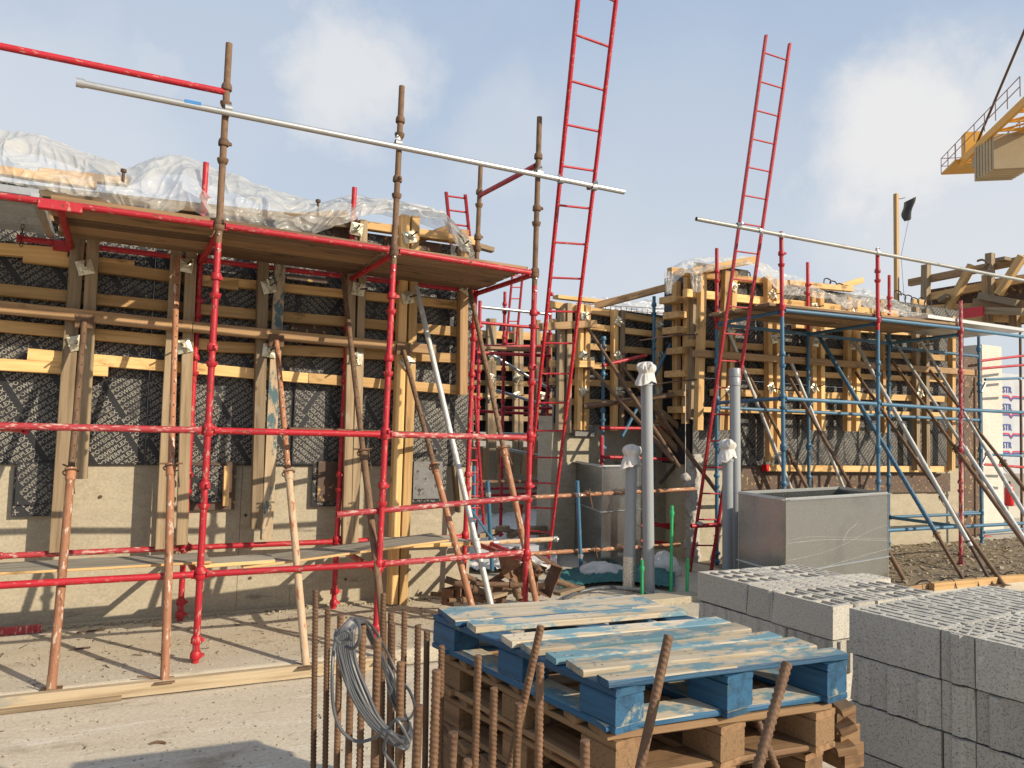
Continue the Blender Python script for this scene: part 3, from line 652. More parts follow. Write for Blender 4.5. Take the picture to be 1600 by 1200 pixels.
FR = [(s0a, s0b), (s1a, s1b), (s2a, s2b), (s3a, s3b)]; BK = [(V((b1a.x-1.36, YB, 0)), V((b1a.x-1.36, YB, 3))), (b1a, b1b), (b2a, b2b), (b3a, b3b)]
row(L3, FR, (m_red, m_red, m_red), (0, 0, -.02, -.045)); row(L2, FR, (m_reddust, m_red, m_reddust), (.0, 0, .0, .0)); row(L1, FR, (m_red, m_red, m_reddust), (0, 0, .02, .03))
row(L3+.0, BK, (m_red, m_red, m_red), (-.02, -.02, -.02, -.02)); row(L1+.0, BK, (m_reddust, m_red, m_red), (.0, 0, .0, .0))
ledger(SC, PY(-60, 664, 6.4), PY(38, 671, 5.97), m_red, name='brace')
for i in (1, 2, 3):
    for z, mm in ((L3-.03, m_red), (L1-.02, m_reddust)):
        a = pos(*FR[i], z); b = pos(*BK[i], z); d = (b-a).normalized(); ledger(SC, a+d*.045, b-d*.045, mm, name='transom')
a = pos(*FR[3], PY(838, 256, YS).z); b = pos(*BK[3], PY(750, 306, YB).z); ledger(SC, a+V((0, .04, 0)), b-V((0, .04, 0)), m_red, name='transom')
# intermediate transom with hooked ends
za = PY(94, 326, YS); zb_ = PY(112, 388, YB); ledger(SC, za, zb_, m_red, ends=False, name='transom')
for p, w in ((PY(95, 323, YS-.0), .26), (PY(112, 388, YB-.0), .26)): boxm('transom_hook', w, .062, .062, Matrix.Translation(p+V((0, 0, .0))), m_red, SC, .004)
ledger(SC, PY(526, 804, 5.83), PY(826, 777, 5.84), m_reddust, ends=False, name='ledger')
tb = ledger(SC, PY(450, 672, 6.05), PY(728, 681, 7.02), m_rust, ends=False, name='tie_tube')
coupler(SC, PY(560, 676, 6.4), V((1, .1, 0)))
GT = thing('guard_tube', 'long galvanised tube clamped across the rusty post tops at left', 'scaffold tube', tuple(PY(120, 128, YS-.055)))
gt = tube('tube', PY(120, 129, YS-.055), PY(975, 300, YS-.055), .0242, m_galv, GT, 16)
p = PY(301, 163, YS-.055); d = (PY(975, 300, YS-.055)-PY(120, 129, YS-.055)).normalized()
tube('tape_band', p-d*.055, p+d*.055, .0252, m_bluefilm, GT, 16)
for px, py in ((124, 130),): tube('tube_end', PY(119, 128.5, YS-.055), PY(132, 131.2, YS-.055), .031, m_galv, GT, 16)
for px, py in ((357, 170), (622, 224), (842, 270)):
    coupler(GT, PY(px, py, YS-.05), d)
for px, py in ((876, 281), (928, 292)): coupler(GT, PY(px, py, YS-.055), d); coupler(GT, PY(px, py+1, YS-.0), V((-.1, .1, 1)), m_rust)
GR = tube('guard_tube', PY(-60, 60, YS-.02), PY(352, 144, YS), RC, m_red); tag(GR, 'red tube running from the upper left edge to the tallest rusty post', 'scaffold tube')
# ---------------------------------------------------------------- planks
def plank_platform(label, x0, x1, ya, yb, z, nb, mat, z1=None, group='planks of the left scaffold', th=.038, lab2='', topm=None, endj=.03):
    z1 = z if z1 is None else z1; w = (yb-ya)/nb
    for i in range(nb):
        y = ya+w*(i+.5)
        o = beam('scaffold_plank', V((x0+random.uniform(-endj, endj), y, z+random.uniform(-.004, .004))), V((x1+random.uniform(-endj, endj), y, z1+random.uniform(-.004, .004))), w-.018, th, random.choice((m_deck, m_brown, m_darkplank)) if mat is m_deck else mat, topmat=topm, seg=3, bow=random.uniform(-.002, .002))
        nm = ('outermost', 'second from the outside', 'third from the outside', 'fourth from the outside', 'innermost', 'innermost')[i if i < nb-1 else 5]
        tag(o, '%s, %s' % (label, nm), 'plank', group)
zp = L3+.068
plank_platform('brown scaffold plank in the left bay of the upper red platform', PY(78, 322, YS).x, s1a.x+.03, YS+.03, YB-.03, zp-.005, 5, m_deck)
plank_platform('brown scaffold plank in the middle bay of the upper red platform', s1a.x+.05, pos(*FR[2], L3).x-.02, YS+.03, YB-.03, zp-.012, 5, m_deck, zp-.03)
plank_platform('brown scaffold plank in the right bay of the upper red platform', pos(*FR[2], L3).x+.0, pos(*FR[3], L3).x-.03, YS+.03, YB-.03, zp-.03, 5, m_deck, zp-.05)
# metal deck
DK = thing('metal_deck', 'perforated galvanised steel deck panel at the far left of the platform', 'scaffold deck', (-.9, 6.4, zp))
x1 = PY(60, 300, YS).x; z = zp+.015
for i in range(4):
    ya = YS+.02+i*.30
    boxm('deck_sheet', 2.2, .285, .006, Matrix.Translation((x1-1.1, ya+.145, z+.02)), m_galv, DK, .001)
    boxm('deck_flange', 2.2, .006, .05, Matrix.Translation((x1-1.1, ya+.003, z-.004)), m_galv, DK, .001); boxm('deck_flange', 2.2, .006, .05, Matrix.Translation((x1-1.1, ya+.287, z-.004)), m_galv, DK, .001)
    vs = []; fs = []
    for k in range(22):
        for j in range(4):
            cx, cy = x1-.06-k*.045, ya+.06+j*.055; n = len(vs)
            vs += [(cx+.008*math.cos(a*math.pi/3), cy+.008*math.sin(a*math.pi/3), 0) for a in range(6)]; fs.append(tuple(range(n, n+6))[::-1])
    put('deck_holes', mesh('deck_holes', vs, fs, m_whitep), Matrix.Translation((0, 0, z+.0155)), DK)
for x in (x1-.02, x1-.5, x1-1.0): boxm('deck_rib', .05, 1.2, .05, Matrix.Translation((x, (YS+YB)/2, z-.03)), m_galv, DK, .002)
p = PY(34, 372, YB-.1)
ch = thing('chain_hook', 'short steel chain hanging under the metal deck', 'chain', tuple(p))
for k in range(5):
    M = Matrix.Translation(p+V((0, 0, .09-.035*k))) @ Matrix.Rotation(k*math.pi/2, 4, 'Z') @ Matrix.Rotation(math.pi/2, 4, 'X')
    pts = [M @ V((.011*math.cos(a), .022*math.sin(a), 0)) for a in [i*math.pi/5 for i in range(11)]]
    polytube('link', pts, .0035, m_dark, ch, 6)
# toe planks low down
def toe(name, a0, a1, Y0, Y1, mat, label, th=.022, dz=0.):
    """a0,a1 pixels of the front edge ends"""
    p = PY(*a0, Y0); q = PY(*a1, Y0); w = Y1-Y0
    o = beam(name, p+V((0, w/2, -th/2)), q+V((0, w/2, -th/2+dz)), w, th, m_fresh, topmat=mat, bow=.0); return tag(o, label, 'plank', 'low walk boards of the left scaffold')
toe('walk_board', (-60, 898), (330, 877), 6.0, 6.42, m_oldply, 'grey ply walk board low on the scaffold, left of the two', .018)
toe('walk_board', (380, 886), (702, 843), 6.0, 6.42, m_oldply, 'grey ply walk board low on the scaffold, ending near the bright twin posts', .018)
toe('walk_board', (312, 882), (430, 874), 6.02, 6.3, m_oldply, 'short board under the gap between the two low walk boards', .03)
o = toe('walk_board', (600, 851), (735, 846), 6.5, 6.95, m_oldply, 'pale grey thick walk board at the right corner of the wall', .04)
# ---------------------------------------------------------------- adjustable props
def prop(label, base, joint, top, mats, group=None, r0=.028, r1=.023, head=True, wire=True, holes=True, plate=True):
    t = thing('steel_prop', label, 'prop', tuple(base), group); base, joint, top = V(base), V(joint), V(top)
    d = (top-base).normalized(); joint = base+d*(joint-base).length
    tube('outer_tube', base, joint, r0, mats[0], t, 16, bow=.004); tube('inner_tube', joint-d*.05, top, r1, mats[1], t, 14)
    M = zframe(base, top); MJ = M.copy(); MJ.translation = joint
    lathe('collar', [(r0, -.07), (r0+.006, -.065), (r0+.007, .0), (r0+.014, .005), (r0+.014, .02), (r0, .025)], MJ, mats[0], t, 14)
    if wire:
        e = Matrix(M); pts = [MJ @ V((.05*math.cos(a), .05*math.sin(a), -.02+.004*i)) for i, a in enumerate([k*.8 for k in range(9)])]
        pts += [MJ @ V((.055, .02, -.07)), MJ @ V((.06, .01, -.15))]
        polytube('pin_wire', spline(pts, 3), .005, m_rust, t, 6)
        polytube('pin', [MJ @ V((-.075, .0, .03)), MJ @ V((.08, .01, .035))], .007, m_rust, t, 6)
    if plate: boxm('base_plate', .12, .12, .008, Matrix.Translation(base+V((0, 0, .004))), m_rust, t, .001)
    if head:
        MT = Matrix.Translation(top); q = boxm('head_plate', .13, .012, .11, MT, m_rust, t, .002)
        for sx in (-1, 1): boxm('head_lug', .01, .05, .1, Matrix.Translation(top+V((sx*.06, .025, 0))), m_rust, t, .001)
    if holes:
        vs = []; fs = []; L_ = (top-joint).length; k = int(L_/.1); MH = M.copy(); MH.translation = joint
        Mi = MH.inverted(); cd = (Mi.to_3x3() @ (CAM-joint)); an = math.atan2(cd.y, cd.x)+.3
        for i in range(1, k):
            n = len(vs); z = i*.1
            vs += [((r1+.0006)*math.cos(an+.26*math.cos(a)), (r1+.0006)*math.sin(an+.26*math.cos(a)), z+.007*math.sin(a)) for a in [j*math.pi/3 for j in range(6)]]; fs.append(tuple(range(n, n+6)))
        if vs: put('pin_holes', mesh('pin_holes', vs, fs, m_flag), MH, t)
    return t
gp = 'steel props shoring the left formwork'
def gz(px, py, z=.0): return G(px, py, z)
prop('leaning rusty prop, leftmost, its head under the dark outer rail', gz(80, 1079), PY(115, 737, 6.35), PY(132, 502, 6.99), (m_rustor, m_rust), gp)
prop('orange painted prop with punched inner tube, second from left', gz(257, 1064), PY(267, 742, 6.3), PY(277, 402, 6.95), (m_rustor, m_rustor), gp, head=False)
prop('prop pale with mortar splashes, third from left', gz(478, 1041), PY(450, 738, 6.3), PY(432, 532, 6.97), (m_rustwh, m_rustor), gp)
prop('brown prop crossing the red standard near the twin bright posts', gz(604, 1030), PY(567, 716, 6.3), PY(536, 430, 6.97), (m_rust, m_rust), gp, head=False)
prop('rusty prop with its head at the bright twin posts', gz(752, 1003), PY(678, 738, 6.5), PY(630, 546, 6.97), (m_rustor, m_rust), gp)
prop('pale galvanised prop, longest of the right group', gz(776, 985), PY(735, 850, 6.0), PY(650, 447, 6.95), (m_whitep, m_whitep), gp, r0=.027, r1=.026, wire=False, holes=False, head=False)
prop('brown prop rising behind the rightmost red standard', gz(848, 990), PY(777, 697, 6.2), PY(734, 452, 6.97), (m_rustor, m_rust), gp, head=False)
# ---------------------------------------------------------------- ladders
def ladder(label, bl, br, tl, tr, ext, yA, yB, n, mat=m_red, w=.018, grp=None, rr_=.011, sub=''):
    t = thing('ladder', label, 'ladder', tuple(bl), grp)
    bl, br, tl, tr = map(V, (bl, br, tl, tr)); TL = bl+(tl-bl)*ext; TR = br+(tr-br)*ext
    nrm = (tl-bl).cross(br-bl).normalized()
    for a, b in ((bl, TL), (br, TR)): beam('stile', a, b, .028, .05, mat, t, up=nrm, bow=.0)
    def tt(y):
        lo, hi = -.2, ext+.5
        for _ in range(40):
            mid = (lo+hi)/2
            if proj(bl+(tl-bl)*mid)[1] > y: lo = mid
            else: hi = mid
        return lo
    a = tt(yA); b = tt(yB); st = (a-b)/n
    k = b
    while k-st > .01: k -= st
    while k < ext-.01:
        tube('rung', bl+(tl-bl)*k, br+(tr-br)*k, rr_, mat, t, 10); k += st
    return t
ladder('tall red ladder running out of the top of the frame beside the left scaffold', gz(815, 884), gz(855, 889), PY(877, 262, 5.98), PY(930, 270, 5.98), 1.55, 126, 829, 14)
ladder('red ladder leaning on the galvanised tube of the right scaffold', gz(1078, 893), gz(1111, 893), PY(1197, 55, 6.45), PY(1234, 68, 6.45), 1.0, 82, 771, 16, rr_=.010)
# ---------------------------------------------------------------- RIGHT WALL (W2)
Y2 = 8.20
CW2 = thing('concrete_wall', 'concrete wall foot under the lettered formwork at right', 'wall', (9, 8.3, 0))
xl = PY(1082, 800, Y2).x; xe = PY(1508, 800, Y2).x
wallface('wall_pour', xl, xe-1.0, Y2, Y2+.5, -.02, PY(1300, 728, Y2).z+.2, CW2); wallface('wall_pour', xe-.996, xe, Y2+.02, Y2+.5, -.02, 3.2, CW2)
# rough broken column edge at the left corner
def roughcol(u, v):
    a = u*math.pi*.9+2.9; r = .11+.03*fbm(v*9, u*5, 4)+.02*fbm(v*30, u*20, 8)
    return V((xl-.02+r*math.cos(a), Y2-.02+r*math.sin(a)*.8, v*1.45))
grid_sheet('rough_concrete_corner', roughcol, 18, 90, m_mortar, CW2)
FW2 = thing('formwork', 'black lettered formwork with timber lattice behind the blue scaffold at right', 'formwork', (9, 8.1, 1.4))
Yp2 = 8.17; zb2 = PY(1300, 728, Yp2).z; zt2 = PY(1300, 455, Yp2).z
xs = [xl-.04]+[xl-.04+k*(xe-xl)/6 for k in range(1, 7)]
for i in range(6):
    zt_ = zt2+(.12 if i == 0 else 0)
    panel(FW2, xs[i]+.002, xs[i+1]-.002, zb2, 2.5, Yp2+.003*(i % 2), ang=47, sc=1.0, flip=False); panel(FW2, xs[i]+.002, xs[i+1]-.002, 2.504, zt_, Yp2+.003*((i+1) % 2), ang=47)
def patch2(a, b, Y, mat, par=FW2, **kw):
    p = PY(*a, Y); q = PY(*b, Y); return panel(par, p.x, q.x, min(p.z, q.z), max(p.z, q.z), Y, mat, .018, False)
patch2((1155, 728), (1268, 764), Yp2-.021, m_plyold); patch2((1270, 740), (1485, 768), Yp2-.021, m_plyold)
Yw2, Ys2, Yo2 = 8.075, 7.985, 7.90
def w2(a, b, **kw): return waler(FW2, a, b, Yw2, **kw)
w2((1195, 731), (1480, 733), h=.095, mat=m_fresh)
w2((1070, 458), (1400, 491), h=.11, mat=m_fresh); w2((1075, 536), (1480, 560), mat=m_pine); w2((1108, 577), (1480, 594), mat=m_pine, h=.08)
w2((1112, 613), (1480, 624), mat=m_pine); w2((1100, 431), (1330, 452), h=.08, mat=m_pine); w2((1090, 640), (1480, 648), h=.07, mat=m_pine); w2((1240, 508), (1480, 524), mat=m_pine)
waler(FW2, (1085, 552), (1530, 583), Yo2, .095, .08, m_brown, 'outer_rail')
p = PY(1196, 731, Yw2-.002); boxm('painted_end', .05, .092, .097, Matrix.Translation(p), m_redplastic, FW2)
for a, b, w, mt in (((1097, 430), (1091, 672), .1, m_fresh), ((1134, 424), (1124, 672), .085, m_pine), ((1146, 424), (1137, 672), .085, m_pine), ((1199, 432), (1202, 722), .085, m_pine), ((1213, 437), (1214, 706), .085, m_fresh),
                    ((1268, 455), (1270, 672), .085, m_pine), ((1281, 458), (1283, 673), .085, m_fresh), ((1325, 465), (1323, 674), .085, m_pine), ((1339, 468), (1337, 674), .085, m_fresh), ((1375, 470), (1381, 676), .07, m_pine), ((1430, 480), (1432, 735), .085, m_grey), ((1446, 483), (1447, 735), .085, m_grey), ((1487, 495), (1486, 735), .09, m_pine)):
    post(FW2, a, b, Ys2, w, .09, mt)
for px, py in ((1147, 448), (1207, 460), (1143, 515), (1210, 530), (1275, 535), (1333, 540), (1205, 606), (1272, 606), (1330, 610), (1140, 610), (1438, 540), (1437, 614), (1273, 480), (1335, 490)): tie(FW2, PY(px, py, Ys2-.05), s=.12)
# return face of W2 (faces -X): edge studs and waler ends
CO = thing('formwork', 'end shutter of the right wall with stacked beam ends', 'formwork', (xl, 8.5, 1.3), None)
Yr = 8.62
beam('corner_post', PY(1074, 432, 8.28), PY(1071, 662, 8.28), .075, .09, m_pine, CO, up=V((0, 1, 0))); beam('corner_post', PY(1083, 432, 8.2), PY(1078, 655, 8.2), .05, .09, m_grey, CO, up=V((0, 1, 0)))
beam('end_stud', PY(1057, 440, 8.45), PY(1058, 655, 8.45), .085, .1, m_pine, CO, up=V((0, 1, 0))); beam('end_stud', PY(1065, 430, 8.5), PY(1067, 662, 8.5), .05, .1, m_brown, CO, up=V((0, 1, 0)))
for py, px in ((468, 1042), (492, 1048), (516, 1047), (548, 1053), (584, 1050), (614, 1056), (640, 1055)):
    a = PY(px, py, 8.36); beam('waler_end', a, a+V((.17, .02, 0)), .3, .09, m_pine, CO)
boxm('end_panel', .02, .62, zt2-1.3, Matrix.Translation((xl-.03, 8.52, (1.3+zt2)/2)), m_ply, CO)
beam('top_timber', PY(1046, 424, 8.1), PY(1080, 427, 8.1), .1, .1, m_pine, CO); beam('top_timber', PY(1080, 425, 8.0), PY(1178, 406, 8.0), .09, .1, m_fresh, CO)
for (a, b) in (((1000, 532), (1107, 522)), ((1000, 605), (1105, 592))):
    p = PY(*a, 8.3); q = PY(*b, 7.95); polytube('tie_rod', spline([p, p.lerp(q, .5)+V((0, -.05, .02)), q, q+V((.06, .02, -.01))], 6), .010, m_dark, CO, 6)
wallface('wall_pour', xl+.02, xl+.5, 8.3, 8.8, -.02, 1.4, CW2)
# ---------------------------------------------------------------- CENTRE WALL (W3)
Y3 = 9.2
CW3 = thing('concrete_wall', 'pale concrete wall foot behind the galvanised duct in the centre', 'wall', (6, 9.3, 0))
a = PY(862, 700, Y3); b = PY(1070, 700, Y3)
for i in range(3): wallface('wall_pour', a.x+(b.x-a.x)*i/3+.002, a.x+(b.x-a.x)*(i+1)/3-.002, Y3, Y3+.4, -.02, PY(960, 664, 9.16).z+.1, CW3)
FW3 = thing('formwork', 'black lettered formwork with timber lattice in the centre background', 'formwork', (6, 9.1, 1.7))
Yp3 = 9.16; z0 = PY(960, 664, Yp3).z; z1 = PY(960, 484, Yp3).z
for i in range(3): panel(FW3, a.x+(b.x-a.x)*i/3+.002, a.x+(b.x-a.x)*(i+1)/3-.002, z0, z1, Yp3, ang=36)
for aa, bb, h, mt in (((860, 476), (1060, 507), .09, m_fresh), ((860, 503), (1060, 527), .085, m_fresh), ((860, 537), (1060, 553), .09, m_pine), ((860, 568), (1060, 578), .09, m_fresh), ((860, 596), (1060, 604), .09, m_pine), ((860, 627), (1060, 633), .09, m_pine)):
    waler(FW3, aa, bb, 9.06, h, .088, mt)
for aa, bb, mt in (((877, 482), (874, 672), m_grey), ((888, 474), (886, 676), m_grey), ((906, 476), (903, 672), m_fresh), ((917, 477), (914, 672), m_fresh), ((960, 484), (959, 673), m_fresh), ((971, 485), (969, 668), m_grey), ((1029, 500), (1029, 666), m_fresh), ((1038, 502), (1039, 666), m_fresh)):
    post(FW3, aa, bb, 8.97, .082, .09, mt)
for px, py in ((914, 494), (912, 556), (912, 612), (967, 502), (966, 556), (967, 611), (1031, 510), (1031, 556), (1031, 612)): tie(FW3, PY(px, py, 8.9), s=.12)
beam('ledge_board', PY(845, 511, 8.85), PY(930, 506, 8.85), .1, .1, m_brown, FW3); beam('ledge_board', PY(902, 569, 8.85), PY(926, 569, 8.85), .1, .09, m_fresh, FW3)
patch2((893, 664), (932, 682), Yp3-.02, m_plygrey, FW3)
o = beam('loose_timber', PY(930, 478, 9.2), PY(1046, 448, 8.6), .06, .1, m_brown); tag(o, 'long brown timber sloping up to the right wall top from the centre wall', 'timber')
o = beam('loose_timber', PY(868, 464, 9.2), PY(940, 472, 9.4), .12, .05, m_fresh); tag(o, 'pale board lying on top of the centre wall behind the tall ladder', 'timber')
# rebar mesh above the centre wall
RM = thing('rebar_cage', 'thin steel bars standing behind the centre wall under film', 'rebar cage', tuple(PY(990, 480, 10.5)))
for i in range(18):
    x = 905+i*8.2; polytube('bar', [PY(x, 472+i*.9, 10.4), PY(x, 505, 10.4)], .006, m_rust, RM, 5)
for k in range(3): polytube('bar', [PY(900, 474+k*7, 10.4), PY(1058, 484+k*7, 10.4)], .006, m_rust, RM, 5)
grid_sheet('plastic_film', lambda u, v: PY(900+160*u, 462+20*u*.6+(28+8*u)*v, 10.6)+V((0, .05*fbm(u*9, v*6), .06*fbm(u*8, v*5, 3))), 60, 16, m_film, label='hazy plastic film behind the centre wall top', cat='plastic film')
# ---------------------------------------------------------------- FAR WALL (W4)
Y4 = 12.6
CW4 = thing('concrete_wall', 'dim wall base far back between the ladder and the left wall', 'wall', (7, 12.7, 0))
a = PY(700, 700, Y4); b = PY(900, 700, Y4); wallface('wall_pour', a.x, b.x, Y4, Y4+.3, -.1, 1.4, CW4)
FW4 = thing('formwork', 'distant timber latticed formwork seen through the red posts', 'formwork', (7, 12.5, 1.5))
z0 = PY(800, 676, Y4).z; z1 = PY(800, 528, Y4).z
for i in range(3): panel(FW4, a.x+(b.x-a.x)*i/3+.002, a.x+(b.x-a.x)*(i+1)/3-.002, z0, z1, Y4-.04, letters=False)
for aa, bb, h, mt in (((700, 520), (880, 528), .14, m_fresh), ((700, 538), (900, 548), .09, m_brown), ((700, 572), (900, 580), .09, m_fresh), ((700, 597), (900, 602), .09, m_pine), ((700, 617), (900, 622), .09, m_pine), ((700, 652), (900, 656), .09, m_grey), ((700, 684), (900, 686), .09, m_grey)):
    waler(FW4, aa, bb, Y4-.14, h, .088, mt)
for x, t_, b_, mt in ((764, 498, 700, m_grey), (771, 498, 700, m_grey), (805, 510, 705, m_grey), (813, 512, 705, m_grey), (840, 500, 700, m_grey), (858, 520, 700, m_brown), (735, 505, 700, m_grey), (872, 500, 705, m_pine)): post(FW4, (x, t_), (x, b_), Y4-.23, .085, .09, mt)
for px, py in ((768, 555), (768, 590), (808, 590), (808, 618), (768, 622), (846, 618)): tie(FW4, PY(px, py, Y4-.3), s=.13)
for k in range(10):
    x = 700+k*20; post(CW4, (x, 700), (x+random.uniform(-3, 3), 742+random.uniform(-6, 12)), Y4-.3, .09, .08, m_brown, 'stub_timber')
# objects standing on that wall
for i, (px, lb) in enumerate(((783, 'small dark bollard shape on the far wall, left'), (797, 'blue pipe stub on the far wall, right'))):
    q = PY(px, 521, Y4+.1); o = lathe('pipe_stub', [(.04, 0), (.05, .02), (.04, .1), (.03, .14)], Matrix.Translation(q), (m_flag, m_bluesteel)[i], None, 10); tag(o, lb, 'pipe stub')
# ---------------------------------------------------------------- RIGHT SCAFFOLD (blue and red)
YT = 6.66; YU = 7.82
SR = thing('blue_scaffold', 'blue and red cup-jointed tube scaffold before the right wall', 'scaffold', (9, 7.2, 0))
def down(a, x, Y):                      # foot under a top point given as a pixel column
    p = PY(x[0], x[1], Y); q = PY(a[0], a[1], Y); return p+(p-q)*(p.z/(q.z-p.z)), q
zs2 = [.53, 1.03, 1.56, 2.06, 2.56, 3.25]
T = []
for (tp, lo, zs_px, Y, m1, m2) in (((1220.5, 362), (1224.5, 765), 495, YT, m_bluesteel, m_red), ((1371, 388), (1372.5, 768), 516, YT, m_bluesteel, m_red), ((1501, 470), (1501, 885), 0, YT, m_reddust, None),
                               ((1120, 388), (1120, 780), 515, YU, m_bluesteel, m_red), ((1262, 410), (1264, 768), 516, YU, m_bluesteel, m_red), ((1389.5, 430), (1388, 850), 516, YU, m_bluesteel, m_red), ((1529, 518), (1534, 840), 0, YU, m_bluesteel, None)):
    f, q = down(tp, lo, Y); T.append((f, q)); sp = PY(tp[0], zs_px, Y).z if zs_px else None
    f = f+(q-f)*(-f.z/(q.z-f.z))
    s = standard(SR, f, q, m1, [z for z in zs2 if z < (sp or 9)], (.53, 1.56, 3.25), foot=True)
    if m2:
        # repaint: upper tube is its own red length
        me = s.data; COL.objects.unlink(s)
        for c in list(s.children): COL.objects.unlink(c); bpy.data.objects.remove(c)
        bpy.data.objects.remove(s)
        d = q-f; at = lambda z: f+d*((z-f.z)/d.z)
        standard(SR, f, at(sp), m1, [z for z in zs2 if z < sp-.1], (.53, 1.56), foot=True)
        u = standard(SR, at(sp), q, m2, [z for z in (3.25, 3.78, 4.25) if z > sp and z < q.z-.1], (3.25,), foot=False); u['label'] = 'red upper standard'
T4 = (V((T[2][0].x+1.7, YT, 0)), V((T[2][0].x+1.7, YT, 3.6)))
def rl(a, b, mat=m_bluesteel, name='ledger', dz=(0, 0)):
    d = (V(b)-V(a)).normalized(); ledger(SR, V(a)+d*.045, V(b)-d*.045, mat, name=name)
def tz(i, z): f, q = T[i]; return f+(q-f)*((z-f.z)/(q.z-f.z))
zt0 = PY(1235, 486, YT).z; zt1 = PY(1371, 499, YT).z; zt2_ = PY(1499, 513, YT).z
rl(tz(0, zt0), tz(1, zt1)); rl(tz(1, zt1), tz(2, zt2_)); rl(tz(2, zt2_), V((T[2][0].x+1.7, YT, zt2_)))
zm = PY(1300, 627, YT).z; e4 = V((T[2][0].x+1.7, YT, zm+.0)); w0 = PY(1128, 627, 7.6)
rl(tz(0, zm), tz(1, zm)); rl(tz(1, zm), tz(2, zm-.01)); rl(tz(2, zm-.01), e4)
rl(tz(3, zm-.03), tz(0, zm+.0), name='transom')
rl(tz(3, zm-.09), tz(4, zm-.09)); rl(tz(4, zm-.09), tz(5, zm-.09)); rl(tz(5, zm-.09), tz(6, zm-.09))
zl = PY(1440, 826, YT).z; rl(tz(1, zl), tz(2, zl)); rl(tz(2, zl), V((T[2][0].x+1.7, YT, zl)))
zk = PY(1440, 806, YU).z; rl(tz(4, zk), tz(5, zk)); rl(tz(5, zk), tz(6, zk)); rl(tz(5, zk), tz(2, zl), name='transom')
rl(tz(3, .95), tz(4, .95)); rl(tz(3, 3.2), tz(4, 3.2)); rl(tz(4, 3.2), tz(5, 3.2)); rl(tz(5, 3.15), tz(6, 3.15))
for a, b in ((0, 3), (1, 4), (2, 5)): rl(tz(a, 3.22), tz(b, 3.2), name='transom')
GT2 = thing('guard_tube', 'grey tube clamped along the tops of the red posts of the right scaffold', 'scaffold tube', tuple(PY(1090, 343, YT-.055)))
tube('tube', PY(1088, 342, YT-.05), PY(1640, 446, YT-.05), .0242, m_greytube, GT2, 16)
for px, py in ((1154, 352), (1187, 360), (1221, 367), (1371, 395)): coupler(GT2, PY(px, py, YT-.05), V((1, 0, 0)))
zq = zt0+.062
def rplank(x0, x1, z0, z1, lab):
    n = 5; w = (YU-YT-.06)/n
    for i in range(n):
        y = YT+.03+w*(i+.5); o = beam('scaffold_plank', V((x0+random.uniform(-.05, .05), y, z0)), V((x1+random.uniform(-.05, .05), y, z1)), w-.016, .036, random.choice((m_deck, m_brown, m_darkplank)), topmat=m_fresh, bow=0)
        tag(o, 'brown plank %s, %s' % (lab, ('outermost', 'second from the outside', 'third from the outside', 'fourth from the outside', 'innermost')[i]), 'plank', 'planks of the right scaffold')
rplank(T[0][0].x-.22, T[1][0].x+.1, zq, zt1+.062, 'in the left bay of the blue scaffold'); rplank(T[1][0].x+.12, T[2][0].x+.1, zt1+.062, zt2_+.062, 'in the middle bay of the blue scaffold')
o = beam('scaffold_plank', PY(1120, 492, 7.9), PY(1218, 474, 6.85), .2, .036, m_fresh); tag(o, 'yellowish board poking out left of the right scaffold deck beside the ladder', 'plank')
dk = thing('metal_deck', 'grey steel deck panel on the right end of the blue scaffold', 'scaffold deck', tuple(PY(1500, 505, 6.9)))
for i in range(3): boxm('deck_sheet', 2.3, .36, .05, Matrix.Translation((T[2][0].x+.55, YT+.22+i*.38, zt2_+.12)), m_galv, dk)
gp2 = 'steel props shoring the right formwork'
def ext(a, b, y):                       # extend the pixel line a->b to row y
    return (a[0]+(b[0]-a[0])*(y-a[1])/(b[1]-a[1]), y)
def prop2(label, a, b, joint, mats, head=False, **kw):
    e = ext(a, b, kw.pop('yb', 914)); base = G(*e); top = PY(*a, 7.9); jp = PY(*joint, base.y+(7.9-base.y)*((e[1]-joint[1])/(e[1]-a[1])))
    return prop(label, base, jp, top, mats, gp2, head=head, **kw)
prop2('pale galvanised prop nearest the grey pipes', (1137, 514), (1237, 766), (1237, 766), (m_whitep, m_whitep), wire=False, holes=False, yb=872)
prop2('rusty prop behind the first pale prop of the right wall', (1166, 580), (1262, 764), (1240, 722), (m_rust, m_rust), yb=872)
prop2('second pale galvanised prop, standing over the duct', (1231, 554), (1319, 764), (1330, 790), (m_whitep, m_whitep), wire=False, holes=False, yb=872)
prop2('rusty prop whose foot shows right of the duct', (1230, 585), (1332, 764), (1332, 764), (m_rust, m_rust))
prop2('blue prop with rusty lower leg in the middle of the right wall', (1276, 519), (1463, 834), (1466, 838), (m_rust, m_bluesteel), wire=True, r0=.022, r1=.028)
prop2('long pale prop crossing the second blue standard', (1334, 530), (1516, 852), (1516, 853), (m_dark, m_whitep), wire=False, holes=False, r0=.02, r1=.028)
prop2('brown prop parallel to the long pale prop', (1337, 582), (1563, 907), (1476, 785), (m_rust, m_rust))
prop2('grey prop running down to the right edge, upper one', (1396, 532), (1600, 841), (1520, 715), (m_whitep, m_whitep), wire=False, holes=False)
prop2('brown prop crossing the dusty red post toward the right edge', (1385, 552), (1600, 848), (1500, 712), (m_rust, m_rust))
prop2('grey prop at the far right before the pale column', (1440, 535), (1579, 766), (1554, 725), (m_whitep, m_whitep), wire=False, holes=False)
prop2('brown prop at the far right edge', (1450, 575), (1600, 763), (1580, 738), (m_rust, m_rust))
